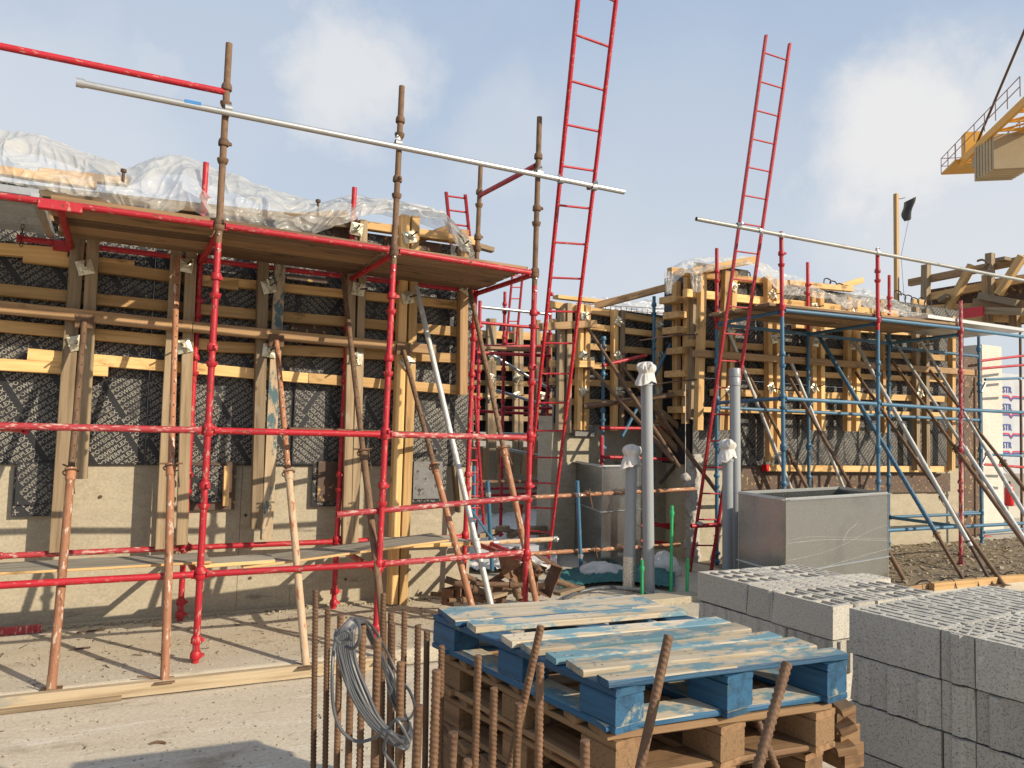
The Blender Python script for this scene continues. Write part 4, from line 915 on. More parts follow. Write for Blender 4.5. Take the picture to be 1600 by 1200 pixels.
# film on the right wall
top2 = [(1038, 440), (1046, 418), (1060, 409), (1085, 404), (1115, 404), (1150, 403), (1170, 404), (1185, 413), (1205, 424), (1235, 431), (1262, 441), (1295, 449), (1345, 452), (1372, 462), (1400, 474), (1425, 487), (1452, 496)]
bot2 = [(1038, 452), (1060, 430), (1085, 428), (1120, 422), (1160, 414), (1180, 428), (1200, 448), (1225, 461), (1260, 464), (1290, 470), (1316, 484), (1340, 478), (1365, 488), (1400, 494), (1452, 501)]
def film2(u, v):
    x = 1038+414*u; yt = interp(top2, x); yb = interp(bot2, x)+2*fbm(x*.06, 3)
    q = PY(x, yt+(yb-yt)*v, 8.5-.62*v**.8)
    f = 1-abs(MN.noise(V((x*.02+v*1.3, v*1.7-x*.006, 2))))*1.7; g = (1-abs(MN.noise(V((x*.04-v*1.8, v*3+x*.012, 5))))*2)**2; h = (1-abs(MN.noise(V((x*.09+v*4+f, v*3-x*.03, 9))))*2)**3
    return q+V((0, -.09*f-.045*g-.035*h, .05*f*math.sin(v*3.1)))
pf2 = grid_sheet('plastic_film', film2, 300, 50, m_film, label='pale wrinkled plastic film over the top of the right wall', cat='plastic film')
for (xa, xb, ya, yb) in ((1038, 1050, 424, 458), (1077, 1098, 425, 456), (1314, 1322, 470, 486)):
    grid_sheet('film_tail', lambda u, v: PY(xa+(xb-xa)*(u*(1-.5*v)+.25*v), ya+(yb-ya)*v+4*fbm(u*4, xa)*v, 7.9)+V((.01*fbm(v*9, u*3), -.05*fbm(u*7, v*2, xa)-.02*math.sin(u*16), 0)), 20, 20, m_film, pf2)
HB = thing('starter_bars', 'dark bent starter bars sticking out over the right wall top', 'rebar', tuple(PY(1410, 460, 8.4)))
for px, py in ((1288, 436), (1297, 440), (1308, 444), (1318, 447), (1398, 455), (1405, 460), (1415, 462), (1424, 466), (1436, 466), (1445, 470), (1162, 425)):
    a = PY(px, py+16, 8.4); b = PY(px, py, 8.4); c = PY(px+9, py+1, 8.3); d = PY(px+10, py+7, 8.3); polytube('bar', spline([a, b, c, d], 3), .010, m_dark, HB, 6)
for k, (a, b) in enumerate((((1300, 452), (1346, 438)), ((1425, 472), (1445, 474)))):
    o = beam('loose_timber', PY(*a, 8.6), PY(*b, 8.5), .1, .1, m_fresh); tag(o, ('beam end on the right wall top between two red post tops', 'stubby beam end near the right end of the film')[k], 'timber')
# ---------------------------------------------------------------- raised timber formwork, upper right
TF = thing('raised_formwork', 'raised weathered timber shuttering at the upper right edge', 'formwork', tuple(PX(1500, 480, 14)))
def pb(a, b, w, h, mat=m_brown, X=14, nm='timber'): return beam(nm, PX(*a, X), PX(*b, X), w, h, mat, TF, up=V((1, 0, 0)) if nm == 'post' else UP)
a, b = PX(1445, 430, 14.15), PX(1640, 480, 14.15)
boxm('plywood_panel', .03, abs(a.y-b.y), .9, Matrix.Translation((14.2, (a.y+b.y)/2, a.z-.75)), m_plyold, TF)
pb((1421, 442), (1640, 398), .1, .14, m_brown); pb((1442, 466), (1640, 428), .1, .14, m_pine); pb((1442, 483), (1520, 480), .1, .14, m_pine); pb((1522, 473), (1640, 478), .1, .15, m_brown, 13.7); pb((1530, 462), (1590, 474), .1, .12, m_grey, 13.6)
pb((1490, 495), (1640, 500), .1, .13, m_pine, 13.9); pb((1500, 484), (1600, 487), .14, .12, m_grey, 13.5)
pb((1447, 414), (1446, 470), .13, .13, m_grey, 13.9, 'post'); pb((1547, 396), (1546, 505), .12, .12, m_grey, 13.85, 'post'); pb((1540, 430), (1541, 505), .1, .1, m_brown, 13.8, 'post'); pb((1585, 490), (1586, 512), .14, .12, m_brown, 13.8, 'post')
pb((1519, 414), (1472, 498), .12, .12, m_pine, 13.7); pb((1598, 400), (1560, 460), .12, .12, m_pine, 13.6)
pb((1470, 470), (1483, 462), .2, .08, m_grey, 13.6); pb((1560, 407), (1575, 404), .2, .06, m_grey, 13.8)
boxm('red_plate', .03, .35, .18, Matrix.Translation(PX(1521, 488, 13.4)), m_redplastic, TF)
polytube('tie_wire', spline([PX(1527, 408, 13.6), PX(1535, 406, 13.6), PX(1545, 412, 13.6), PX(1538, 418, 13.6), PX(1545, 420, 13.6)], 4), .02, m_rust, TF, 6)
FP = thing('flag_post', 'upright pale timber batten with a small black flag on a wire', 'flag', tuple(PY(1401, 470, 10)))
beam('post', PY(1400, 303, 10), PY(1401, 475, 10), .075, .075, m_fresh, FP, up=V((0, 1, 0)))
polytube('wire', [PY(1404, 311, 10), PY(1414, 309, 10)], .008, m_dark, FP, 5); polytube('cord', [PY(1427, 308, 10), PY(1408, 400, 10), PY(1413, 470, 10)], .004, m_dark, FP, 4)
def flg(u, v):
    return PY(1413+14*u, 318-10*u+(30-2*abs(u-.3)*4)*v, 10)+V((.02*math.sin(v*7), .06*math.sin(u*5+v*3), 0))
grid_sheet('flag', flg, 12, 16, m_flag, FP)
# column, wrapped stack, extinguisher, second scaffold at the far right
CC = wallface('concrete_column', PY(1536, 700, 9.3).x, PY(1567, 700, 9.3).x, 9.3, 9.8, -.05, PY(1550, 540, 9.3).z, None, m_pale); tag(CC, 'sunlit pale concrete column at the right edge', 'column')
WR = thing('wrapped_stack', 'stack wrapped in white film with blue lettering at the right edge', 'wrapped stack', tuple(PY(1590, 740, 10.4)))
a = PY(1562, 740, 10.4); b = PY(1640, 590, 10.4); wr = boxm('wrap', b.x-a.x, .8, b.z-a.z, Matrix.Translation(((a.x+b.x)/2, 10.8, (a.z+b.z)/2)), m_wrap, WR)
sv, st = word_mesh('STR', .2, 2)
for k, py in enumerate((613, 640, 672, 700)):
    p = PY(1567, py, 10.39); me = mesh('lettering', [(x, 0, y) for x, y in sv], [tuple(int(i) for i in t) for t in st], m_inkblue); put('lettering', me, Matrix.Translation(p), wr)
    for dz, mm in ((-.06, m_inkred), (-.1, m_inkblue)):
        q = p+V((-.1, 0, dz)); vs = []
        for x, z in ((0, 0), (.33, 0), (.42, -.07), (.5, 0), (1.0, 0)): vs += [(x, 0, z), (x, 0, z-.03)]
        put('stripe', mesh('stripe', vs, [(2*i, 2*i+1, 2*i+3, 2*i+2) for i in range(4)], mm), Matrix.Translation(q), wr)
p = PY(1577, 790, 9.9); FE = thing('fire_extinguisher', 'red fire extinguisher standing by the pale column', 'extinguisher', tuple(p))
lathe('body', [(.08, 0), (.09, .02), (.09, .36), (.06, .43), (.03, .46)], Matrix.Translation(p), m_redplastic, FE, 14); lathe('valve', [(.03, .46), (.035, .47), (.03, .52)], Matrix.Translation(p), m_flag, FE, 8)
bs = boxm('block', .5, .4, .25, Matrix.Translation(p+V((.05, .1, -.13))), m_block, None); tag(bs, 'dark block under the fire extinguisher', 'block')
S3 = thing('far_scaffold', 'scaffold tubes of red and blue at the far right edge', 'scaffold', tuple(PY(1590, 800, 8.6)))
for a, b, mm in (((1531, 564), (1640, 551), m_red), ((1531, 576), (1640, 567), m_red), ((1531, 725), (1640, 733), m_red), ((1537, 838), (1640, 852), m_red), ((1537, 832), (1640, 822), m_bluesteel), ((1539, 593), (1640, 589), m_bluesteel), ((1540, 710), (1640, 714), m_bluesteel), ((1395, 803), (1530, 800), m_bluesteel)):
    ledger(S3, PY(*a, 8.6), PY(*b, 8.6), mm, ends=False)
for a, b, mm in (((1594, 500), (1597, 860), m_rust), ((1523, 590), (1524, 850), m_rust)): tube('standard', PY(*b, 8.6), PY(*a, 8.6), RC, mm, S3)
for p_ in ((1540, 598), (1541, 713)): ledger(S3, PY(*p_, 8.6), PY(p_[0]-7, p_[1]+15, 8.6), m_galv, ends=False)
for px, py in ((1594, 524), (1594, 592), (1596, 712)): coupler(S3, PY(px, py, 8.6), UP)
# dark backing structure right of the wall end
bb = wallface('dark_return_wall', PY(1500, 700, 8.75).x, PY(1532, 700, 8.75).x, 8.75, 9.0, -.05, 3.3, None, m_plyold); tag(bb, 'dark plywood return at the right end of the right wall', 'wall')
# ---------------------------------------------------------------- CENTRE SCAFFOLD AND BITS
C3 = thing('red_scaffold', 'distant red tube scaffold seen between the left wall and the tall ladder', 'scaffold', tuple(PY(790, 880, 10.5)))
def cs(a, b, Y=10.4, mat=m_red, zs=()):
    p, q = PY(*b, Y), PY(*a, Y); standard(C3, p, q, mat, [p.z+.3+.5*k for k in range(int((q.z-p.z-.3)/.5)+1)], foot=False)
cs((789, 456), (781, 880)); cs((750, 470), (742, 900), 9.6); cs((861, 470), (853, 700), 10.4); cs((814, 790), (811, 880), 9.6)
for a, b, mm, Y in (((748, 479), (860, 491), m_galv, 10.3), ((750, 504), (860, 514), m_red, 10.3), ((752, 541), (860, 541), m_red, 10.3), ((745, 551), (860, 556), m_red, 9.5), ((785, 637), (862, 638), m_red, 10.3), ((720, 641), (862, 648), m_red, 11), ((715, 764), (862, 762), m_red, 11), ((715, 776), (862, 770), m_red, 10.6), ((785, 678), (862, 680), m_galv, 10.3), ((782, 700), (862, 716), m_galv, 10.3), ((700, 753), (862, 752), m_rust, 9.6)): ledger(C3, PY(*a, Y), PY(*b, Y), mm, ends=False)
for i in range(3): o = beam('plank', PY(748, 544, 9.7+i*.26), PY(850, 547, 9.7+i*.26), .24, .04, m_deck, C3)
for a, b, mm in (((765, 552), (862, 610), m_galv), ((775, 610), (862, 636), m_galv), ((862, 600), (832, 690), m_dark)): ledger(C3, PY(*a, 10.8), PY(*b, 10.8), mm, ends=False, name='brace')
def lad2(lab, tl, tr, bl, br, Y, n):
    ladder(lab, PY(*bl, Y), PY(*br, Y), PY(*tl, Y-.3), PY(*tr, Y-.3), 1., tl[1]+6, bl[1]-8, n, m_red, rr_=.011)
lad2('small distant ladder top poking above the right end of the left wall', (697, 300), (727, 304), (707, 400), (737, 404), 8.2, 4)
lad2('thin distant ladder top in the sky gap between the posts', (801, 425), (817, 425), (790, 545), (806, 545), 12, 6)
lad2('distant red ladder low in the gap right of the left wall', (719, 618), (742, 618), (728, 820), (756, 820), 9.2, 10)
C4 = thing('tube_rail', 'rusty two-tube rail on blue posts before the galvanised duct', 'rail', tuple(PY(850, 880, 8)))
for a, b in (((700, 784), (1085, 764)), ((690, 874), (1062, 851))): tube('rail_tube', PY(*a, 7.98), PY(*b, 8.02), .026, m_rustor, C4, 14)
for a, b in (((762, 751), (769, 892)), ((902, 751), (908, 896))):
    tube('post', PY(*b, 7.93), PY(*a, 7.93), .0242, m_bluesteel, C4, 14)
    for t_ in (.18, .84):
        x = a[0]+(b[0]-a[0])*t_; coupler(C4, PY(x, a[1]+(b[1]-a[1])*t_-4, 7.93), UP)
tube('post', PY(853, 885, 9.5), PY(853, 745, 9.5), .0242, m_bluesteel, C4, 12); tube('post', PY(741, 890, 9.5), PY(741, 728, 9.5), .0242, m_bluesteel, C4, 12)
tube('stay', PY(736, 796, 7.7), PY(768, 842, 7.5), .012, m_bluesteel, C4, 8)
for px, py in ((921, 770), (931, 860)):
    p = PY(px, py, 7.95); polytube('hanging_bolt', [p+V((0, 0, .05)), p, p+V((.04, -.02, -.2))], .009, m_rust, C4, 6); polytube('hanging_bolt', [p+V((-.07, 0, .02)), p+V((.07, -.03, .0))], .009, m_rust, C4, 6)
o = tube('scaffold_tube', PY(722, 851, 7.2), PY(870, 842, 7.2), .026, m_rustwh); tag(o, 'pale mortar-splashed tube lying level behind the last red standard', 'scaffold tube')
for px, py in ((774, 848), (867, 842)): coupler(o, PY(px, py, 7.2), V((1, 0, 0)))
o = tube('scaffold_tube', PY(768, 850, 7.0), PY(815, 872, 6.4), .024, m_red); tag(o, 'short red tube sloping down behind the rust pile', 'scaffold tube')
# white box and grey sheet
o = boxm('white_box', PY(835, 880, 8.6).x-PY(742, 880, 8.6).x, .3, .34, Matrix.Translation(PY(788, 873, 8.75)), m_wrap); tag(o, 'flat white box on the slab behind the rust pile', 'box')
def gs(u, v): return G(700+170*u, 895-88*v, .02)+V((0, 0, .14*max(0, fbm(u*5, v*5))+.05*fbm(u*17, v*14)+.05+.4*max(0, v-.6)))
grid_sheet('grey_sheet', gs, 60, 40, m_cloth, label='crumpled grey white sheet on the slab behind the red ladder foot', cat='sheet')
for i in range(7):
    x = 745+i*17; o = beam('offcut', PY(x, 838-(i % 3)*6, 9.2), PY(x+30, 832-(i % 2)*8, 9.4), .1, .06, m_grey); tag(o, ('first', 'second', 'third', 'fourth', 'fifth', 'sixth', 'seventh')[i]+' grey timber offcut from the left in the dim heap under the distant scaffold', 'timber', 'offcuts under the distant scaffold')
# ---------------------------------------------------------------- DUCTS
def duct(label, C, Lp, Rp, z0, z1, seams, scratches=False):
    t = thing('air_duct', label, 'duct', (C.x, C.y, z0)); z = UP; B = Lp+Rp-C
    P = [C, Rp, B, Lp]; n = 4
    for i in range(4):
        a, b = P[i].copy(), P[(i+1) % 4].copy(); a.z = b.z = (z0+z1)/2
        beam('duct_panel', a, b, .004, z1-z0, m_sheet, t, bow=0.)
        for zz, wd in [(z1, .05)]+[(s, .03) for s in seams]:
            a.z = b.z = zz; d = (b-a).normalized(); out = d.cross(z)
            f = beam('flange', a+out*wd/2-d*.01, b+out*wd/2+d*.01, wd, .006, m_galv, t, bow=0.)
            if zz == z1: beam('flange_lip', a-out*.004-d*.0, b-out*.004, .006, .035, m_galv, t, bow=0.)
    for p in P: beam('corner_seam', V((p.x, p.y, z0)), V((p.x, p.y, z1-.01)), .014, .014, m_sheet, t, bow=0., up=V((0, 1, 0)))
    if scratches:
        d = (Rp-C); nrm = d.normalized().cross(z)
        for pts in (((0, .62), (.2, .6), (.5, .67), (.75, .74), (1, .80)), ((0, .66), (.3, .67), (.6, .73), (1, .83)), ((0, .92), (.3, .88), (.55, .78), (.8, .62), (1, .56)), ((.52, .76), (.56, .6), (.66, .47)), ((.3, 1.12), (.6, 1.05), (1, .98))):
            q = [C+d*max(.01, min(.99, u))+nrm*.004-z*(v*(z1-seams[0])*.9)+z*(z1-C.z) for u, v in pts]
            polytube('scratch', spline(q, 5), .0011, m_whitep, t, 4)
    return t
R0 = G(1388, 926); zt_ = PY(1388, 772, R0.y).z
Cc = G(1228, 781, zt_); Ll = G(1155, 770, zt_); Rr = G(1387, 771, zt_)
duct('open galvanised sheet duct with scratched front behind the concrete blocks', Cc, Ll, Rr, 0, zt_, [PY(1340, 887, Cc.y).z], True)
R0 = G(942, 892); zt_ = PY(942, 729, R0.y).z
Cc = G(942, 729, zt_); Ll = G(866, 716, zt_); Rr = G(1003, 728, zt_)
sz = PY(942, 800, Cc.y).z
duct('tall dull galvanised duct behind the rusty rail', Cc, Ll, Rr, 0, zt_, [sz])
for i in range(2): beam('duct_cover_board', G(866, 712-3*i, zt_+.03*i)+V((0, 0, .03)), G(1000, 720-3*i, zt_+.03*i)+V((0, 0, .03)), .3, .02, m_grey).update_tag()
for k, o in enumerate([q for q in bpy.data.objects if q.name.startswith('duct_cover_board')]): tag(o, ('lower', 'upper')[k]+' grey ply board lying on the tall dull duct', 'board')
# ---------------------------------------------------------------- PIPES
def crumple(name, c, sx, sy, sz, mat, parent=None, seed=0, label=None, cat=None, n=40):
    vs = []; fs = []; m_ = n//2
    for j in range(m_+1):
        th = math.pi*j/m_
        for i in range(n):
            ph = 2*math.pi*i/n; d = V((math.sin(th)*math.cos(ph), math.sin(th)*math.sin(ph), math.cos(th)))
            k = 1+.25*MN.noise(V((d.x*1.2+seed, d.y*1.2, d.z*1.2)))-.3*abs(MN.noise(V((d.x*1.9+seed, d.y*1.9+d.z, d.z*1.0+4))))+.05*(1-abs(MN.noise(V((d.x*4+seed, d.y*4+d.z*2, d.z*2))))*2)**2
            vs.append((d.x*sx*k, d.y*sy*k, d.z*sz*k))
    for j in range(m_):
        for i in range(n): a = j*n+i; b = j*n+(i+1) % n; fs.append((a, a+n, b+n, b))
    me = mesh(name, vs, fs, mat); me.polygons.foreach_set('use_smooth', [True]*len(fs)); o = put(name, me, Matrix.Translation(c), parent)
    if label: tag(o, label, cat)
    return o
def pipe(label, top, base, r, cap=None, foil=None, sock=None):
    t = thing('pipe', label, 'pipe', tuple(base)); tube('tube', base, top, r, m_pvc, t, 28); M = zframe(base, top)
    if sock:
        for z in sock:
            Mq = M.copy(); Mq.translation = base+(top-base)*z; lathe('socket', [(r, -.1), (r+.007, -.095), (r+.007, .0), (r+.004, .004), (r, .006)], Mq, m_pvc, t, 28, False)
    if foil: tube('foil_wrap', base, base+(top-base)*foil, r+.003, m_foil, t, 28)
    if cap: 
        sd = cap[0][6]; n = 64; K = 34; c0 = top; side = V(cap[1][:3]).normalized()
        ph0 = math.atan2(side.y, side.x)
        def cf(u, v):
            th = 2*math.pi*u; d = V((math.cos(th), math.sin(th), 0)); nz = MN.noise(V((d.x*1.6+sd, d.y*1.6, v*1.5)))
            fold = (1-abs(MN.noise(V((d.x*3+sd, d.y*3, v*2.5+3))))*2.2)
            tail = max(0, math.cos(th-ph0))**4
            if v < .62:
                s = v/.62; bulge = math.sin(s*math.pi*.62)/math.sin(math.pi*.62) if s < 1 else 1
                R = r*(.12+1.15*math.sin(s*math.pi*.56)+.34*math.sin(s*math.pi)*(1+nz)+.22*fold*math.sin(s*math.pi*.8)); z = .125*(1-s)**1.0+.03*nz*math.sin(s*3.1)+.025*fold*math.sin(s*3.1)
            else:
                s = (v-.62)/.38; R = r*(1.24+.25*s+.22*fold*(.3+s)+.9*s*tail+.12*nz); z = -s*(.045+.05*(1+nz)+.05*tail)
            return c0+V((d.x*R, d.y*R, z))
        grid_sheet('bag_wrap', cf, n, K, m_cloth, t)
    return t
def ptop(px, py, b): q = PY(px, py, b.y); return q
b1 = G(1014, 932, -.02); pipe('tallest grey plastic pipe with a rag stuffed in its top', ptop(1010, 583, b1), b1, .062, [(0, 0, .03, .1, .09, .085, 1), (-.05, -.02, -.03, .07, .06, .05, 2), (.07, -.03, -.06, .035, .03, .05, 3)], sock=[.985])
b2 = G(982, 928, -.02); pipe('grey plastic pipe with foil at its foot and white bag on top', ptop(987, 712, b2), b2, .063, [(0, 0, .03, .085, .08, .10, 5), (-.1, -.03, -.03, .085, .05, .075, 6), (-.16, -.02, -.1, .09, .03, .03, 7)], foil=.27)
b3 = G(1150, 905, -.02); pipe('tall open grey plastic pipe beside the right ladder', ptop(1148, 576, b3), b3, .064, None, sock=[.999, .955])
b4 = G(1137, 912, -.02); pipe('shorter grey plastic pipe with a white bag over its top', ptop(1137, 702, b4), b4, .062, [(0, 0, .03, .095, .08, .085, 9), (-.08, -.03, -.07, .07, .04, .045, 11), (.08, -.05, -.08, .05, .04, .075, 12)], sock=[.97])
for (xt, yt, xb, yb, lb) in ((1050, 790, 1048, 935, 'tallest of the three green plastic pipes'), (1003, 875, 1003, 938, 'short green pipe between the two left grey pipes'), (1075, 872, 1073, 936, 'short green pipe right of the tallest one')):
    b = G(xb, yb, -.02); t = ptop(xt, yt, b); g = thing('green_pipe', lb, 'pipe', tuple(b), 'green water pipes'); tube('tube', b, t, .017, m_green, g, 12)
    q = b+(t-b)*(.92 if yt < 800 else .8); M = zframe(b, t); M.translation = q; lathe('coupling', [(.017, -.03), (.024, -.028), (.026, 0), (.024, .02), (.017, .022)], M, m_green, g, 12)
o = crumple('mortar_lump', PY(1071, 746, 7.8), .07, .06, .06, m_mortar, None, 3, 'pale mortar lump hanging on a string before the right wall corner', 'lump', 24)
polytube('string', [PY(1071, 740, 7.8), PY(1071, 600, 7.8)], .003, m_cloth, o, 4)
ST = thing('tube_stub', 'red tube stub tied across the lower part of the right ladder', 'scaffold tube', tuple(PY(1100, 820, 7.3))); tube('tube', PY(1080, 822, 7.45), PY(1126, 820, 7.4), .027, m_red, ST, 14); crumple('mortar_crust', PY(1093, 819, 7.45), .05, .05, .035, m_mortar, ST, 4, n=20)
# white plastic bags and green net on the slab
for (px, py, z, s, sd, lb) in ((945, 893, .12, (.30, .22, .13), 21, 'crumpled white plastic bag before the tall duct'), (1035, 885, .14, (.24, .2, .18), 22, 'crumpled white plastic sack between the grey pipes')):
    crumple('plastic_bag', G(px, py+12, 0)+V((0, 0, z*.6)), *s, m_bag, None, sd, lb, 'plastic bag')
def net(u, v):
    p = G(875+180*u, 925-28*v-10*math.sin(u*3.14), .01); return p+V((0, 0, .02+.14*max(0, fbm(u*5, v*3, 2))*math.sin(math.pi*v)*.8+.05*math.sin(math.pi*u)*v*(1-v)*3+.03*(1-abs(fbm(u*18, v*10)))))
grid_sheet('green_net', net, 110, 40, m_net, label='crumpled teal green safety net on the slab by the grey pipes', cat='net')
# ---------------------------------------------------------------- RUST PILE
def uhead(lab, c, rot, s=1.):
    """steel U head: bottom plate, two lugs, stub tube"""
    t = thing('prop_head', lab, 'prop head', tuple(c), 'rusty prop heads in the heap'); M = Matrix.Translation(c) @ rot
    boxm('plate', .2*s, .16*s, .008, M, m_rustplate, t); boxm('lug', .008, .16*s, .15*s, M @ Matrix.Translation((.1*s, 0, .075*s)), m_rustplate, t); boxm('lug', .008, .16*s, .15*s, M @ Matrix.Translation((-.1*s, 0, .075*s)), m_rustplate, t)
    tube('stub', M @ V((0, 0, 0)), M @ V((0, 0, -.22*s)), .022*s, m_rust, t, 12); return t
def Rm(x, y, z): return Matrix.Rotation(z, 4, 'Z') @ Matrix.Rotation(y, 4, 'Y') @ Matrix.Rotation(x, 4, 'X')
Yh = 6.55
uhead('rusty U head standing tilted at the top of the heap', PY(795, 893, Yh), Rm(.9, .5, .4), 1.35); uhead('large rusty U head open to the right, at the right of the heap', PY(862, 905, Yh-.1), Rm(.3, -1.2, -.4), 1.5)
uhead('rusty U head low in the front of the heap', PY(722, 925, Yh-.1), Rm(1.4, .1, .1), .8); uhead('rusty U head lying at the left foot of the heap', PY(700, 930, Yh), Rm(1.5, .0, .5), .9); uhead('rusty U head partly buried behind the upright tube', PY(830, 912, Yh), Rm(.4, 1.1, .9), 1.1)
uhead('rusty U head deep in the middle of the heap', PY(765, 918, Yh+.1), Rm(2.0, .3, 1.2), 1.2)
for a, b, r, lb in (((696, 905), (768, 930), .032, 'rusty tube sloping down to the right at the left of the heap'), ((735, 912), (835, 915), .024, 'thin rusty tube lying level across the heap'), ((800, 905), (812, 938), .03, 'upright rusty tube end at the front of the heap'), ((728, 924), (756, 938), .03, 'short rusty tube under the sloping one'), ((826, 877), (846, 895), .028, 'grey brown tube end poking up behind the heap'), ((815, 918), (850, 915), .03, 'thick rusty tube end right of the upright one'), ((765, 938), (700, 938), .02, 'rusty tube at the very foot of the heap')):
    o = tube('rusty_tube', PY(*a, Yh-.15), PY(*b, Yh-.3), r, m_rust); tag(o, lb, 'tube', 'rusty tubes in the heap'); M = zframe(PY(*a, Yh-.15), PY(*b, Yh-.3)); M.translation = PY(*b, Yh-.3).lerp(PY(*a, Yh-.15), .35)
    lathe('collar', [(r, -.03), (r+.01, -.025), (r+.012, .02), (r, .025)], M, m_rust, o, 12)
for px, py, lb in ((870, 925, 'splintered pale board at the right of the rust heap'), (765, 930, 'short weathered board end inside the rust heap')):
    o = beam('board_end', PY(px, py+3, Yh-.25), PY(px+38, py-8, Yh-.1), .09, .03, m_grey); tag(o, lb, 'board')
hp = [G(880, 938, .02), G(905, 925, .04), G(950, 918, .07), G(1000, 924, .05), G(1030, 940, .02)]
o = polytube('hose', spline(hp, 8), .022, m_cable, None, 10); tag(o, 'grey hose curving along the slab behind the blue pallet', 'hose')
o = beam('low_kerb', G(985, 945, 0), G(1090, 935, 0), .25, .12, m_conc); tag(o, 'low concrete upstand between the blue pallet and the blocks', 'upstand')

# props, standards and tubes before the centre wall
for lb, a, b in (('rusty prop in the centre background, upper', (914, 506), (1010, 652)), ('rusty prop in the centre background, lower', (919, 570), (1006, 668)), ('orange prop crossing behind the tallest grey pipe', (974, 574), (1075, 708))):
    t = thing('steel_prop', lb, 'prop', tuple(PY(*b, 8.2)), 'props before the centre wall'); A_, B_ = PY(*a, 8.85), PY(*b, 8.15); B2 = A_+(B_-A_)*1.5; J_ = A_.lerp(B2, .35)
    tube('inner_tube', A_, J_, .023, m_rust, t); tube('outer_tube', J_, B2, .029, m_rust, t); boxm('head_plate', .12, .01, .12, Matrix.Translation(A_), m_rust, t)
o = tube('steel_tube', PY(912, 635, 8.7), PY(1052, 617, 8.3), .04, m_rust); tag(o, 'thick rusty tube lying level before the centre wall', 'tube')
CS = thing('blue_scaffold', 'dark blue and red scaffold posts behind the tallest grey pipe', 'scaffold', tuple(PY(1000, 850, 8.7)))
for a, b, m1 in (((1022, 463), (1019, 860), m_bluesteel), ((943, 532), (940, 870), m_bluesteel)):
    p, q = PY(*b, 8.75), PY(*a, 8.75); standard(CS, p, q, m1, [p.z+.35+.5*k for k in range(int((q.z-p.z-.35)/.5)+1)], foot=False)
tube('standard', PY(940, 850, 8.72), PY(940, 680, 8.72), .026, m_red, CS)
for a, b, mm in (((942, 571), (1010, 555), m_red), ((938, 669), (1064, 670), m_red), ((940, 714), (1060, 718), m_red), ((1002, 812), (1080, 835), m_red), ((1000, 822), (1080, 818), m_red), ((1000, 845), (1080, 852), m_red), ((1048, 538), (972, 682), m_bluesteel), ((1052, 665), (1000, 662), m_galv), ((1055, 727), (1032, 755), m_dark)): ledger(CS, PY(*a, 8.6), PY(*b, 8.6), mm, ends=False)
for a, b in (((1000, 640), (1065, 710)), ((1010, 625), (1062, 668)), ((1065, 700), (1030, 650))):
    beam('shore', PY(*a, 8.7), PY(*b, 8.5), .08, .08, m_brown, CS)
# ---------------------------------------------------------------- PALLETS
def pallet(name, label, O, ex, ey, Lx, Ly, z, ts, mats, group, brok=0, stamp=False, bts=((0, .13), (.43, .57), (.87, 1.))):
    """O corner nearest left-back; ex along deck boards, ey along the side; z = top"""
    t = thing(name, label, 'pallet', (O.x, O.y, z-.148), group); ex = V(ex).normalized(); ey = V(ey).normalized()
    md, ms, mb = mats; P = lambda a, b, zz: V((O.x, O.y, 0))+ex*a+ey*b+UP*zz
    for k, (a, b) in enumerate(ts):
        e0 = random.uniform(-.006, .006); e1 = Lx+random.uniform(-.02, .006)
        beam('deck_board', P(e0, (a+b)/2*Ly, z-.011), P(e1, (a+b)/2*Ly, z-.011+random.uniform(-.002, .003)), (b-a)*Ly, .022, ms if k == len(ts)-1 else (md if k else ms), t, topmat=md, seg=6)
    for a, b in bts:
        c = (a+b)/2*Lx; w = (b-a)*Lx
        beam('stringer_board', P(c, 0, z-.0335), P(c, Ly, z-.0335), w, .022, ms, t, seg=3)
        beam('bottom_board', P(c, .0, z-.137), P(c, Ly, z-.137), w, .02, ms, t, topmat=md, seg=6)
        for (c0, c1) in ((.0, .155), (.43, .57), (.845, 1.)):
            q = P(c, (c0+c1)/2*Ly, z-.086); M = frame(q, q+ey); boxm('spacer_block', (c1-c0)*Ly-.004, w-.004, .081, M, mb, t, .004)
    for e in (.07, .93):
        q = P(0, e*Ly, z-.137); beam('bottom_board', P(0, e*Ly, z-.137+.0007), P(Lx, e*Ly, z-.137+.0007), .125*Ly, .018, ms, t, topmat=md, seg=6)
    # nails
    vs = []; fs = []
    for a, b in ts:
        for c0, c1 in bts:
            for _ in range(3):
                q = P((c0+(c1-c0)*random.uniform(.2, .8))*Lx, (a+(b-a)*random.uniform(.2, .8))*Ly, z+.0012)-V((O.x, O.y, z)); n = len(vs)
                vs += [q+V((.0035*math.cos(i*1.047), .0035*math.sin(i*1.047), 0)) for i in range(6)]; fs.append(tuple(range(n, n+6)))
    put('nail_heads', mesh('nail_heads', vs, fs, m_dark), Matrix.Translation((O.x, O.y, z)), t)
    return t
zp_ = 1.0
Pl, Pf, Pr = G(675, 950, zp_), G(958, 1064, zp_), G(1330, 1021, zp_)
ey = (Pf-Pl); Ly = ey.length; ex = (Pr-Pf); Lx = ex.length
def tpx(px, py):
    q = G(px, py, zp_); return max(0, min(1, (q-Pl).dot(ey)/ey.length_squared))
edges = [((675, 949), (716, 970)), ((723, 971), (742, 981)), ((776, 992), (797, 1004)), ((813, 1003), (826, 1017)), ((842, 1020), (861, 1031)), ((873, 1032), (908, 1049)), ((932, 1053), (959, 1064))]
ts = [(tpx(*a), tpx(*b)) for a, b in edges]
ts2 = []
prev = -1
for a, b in ts:
    a = max(a, prev+.008); b = max(b, a+.05); ts2.append((a, b)); prev = b
ts2[-1] = (ts2[-1][0], 1.0)
exn, eyn = ex.normalized(), ey.normalized()
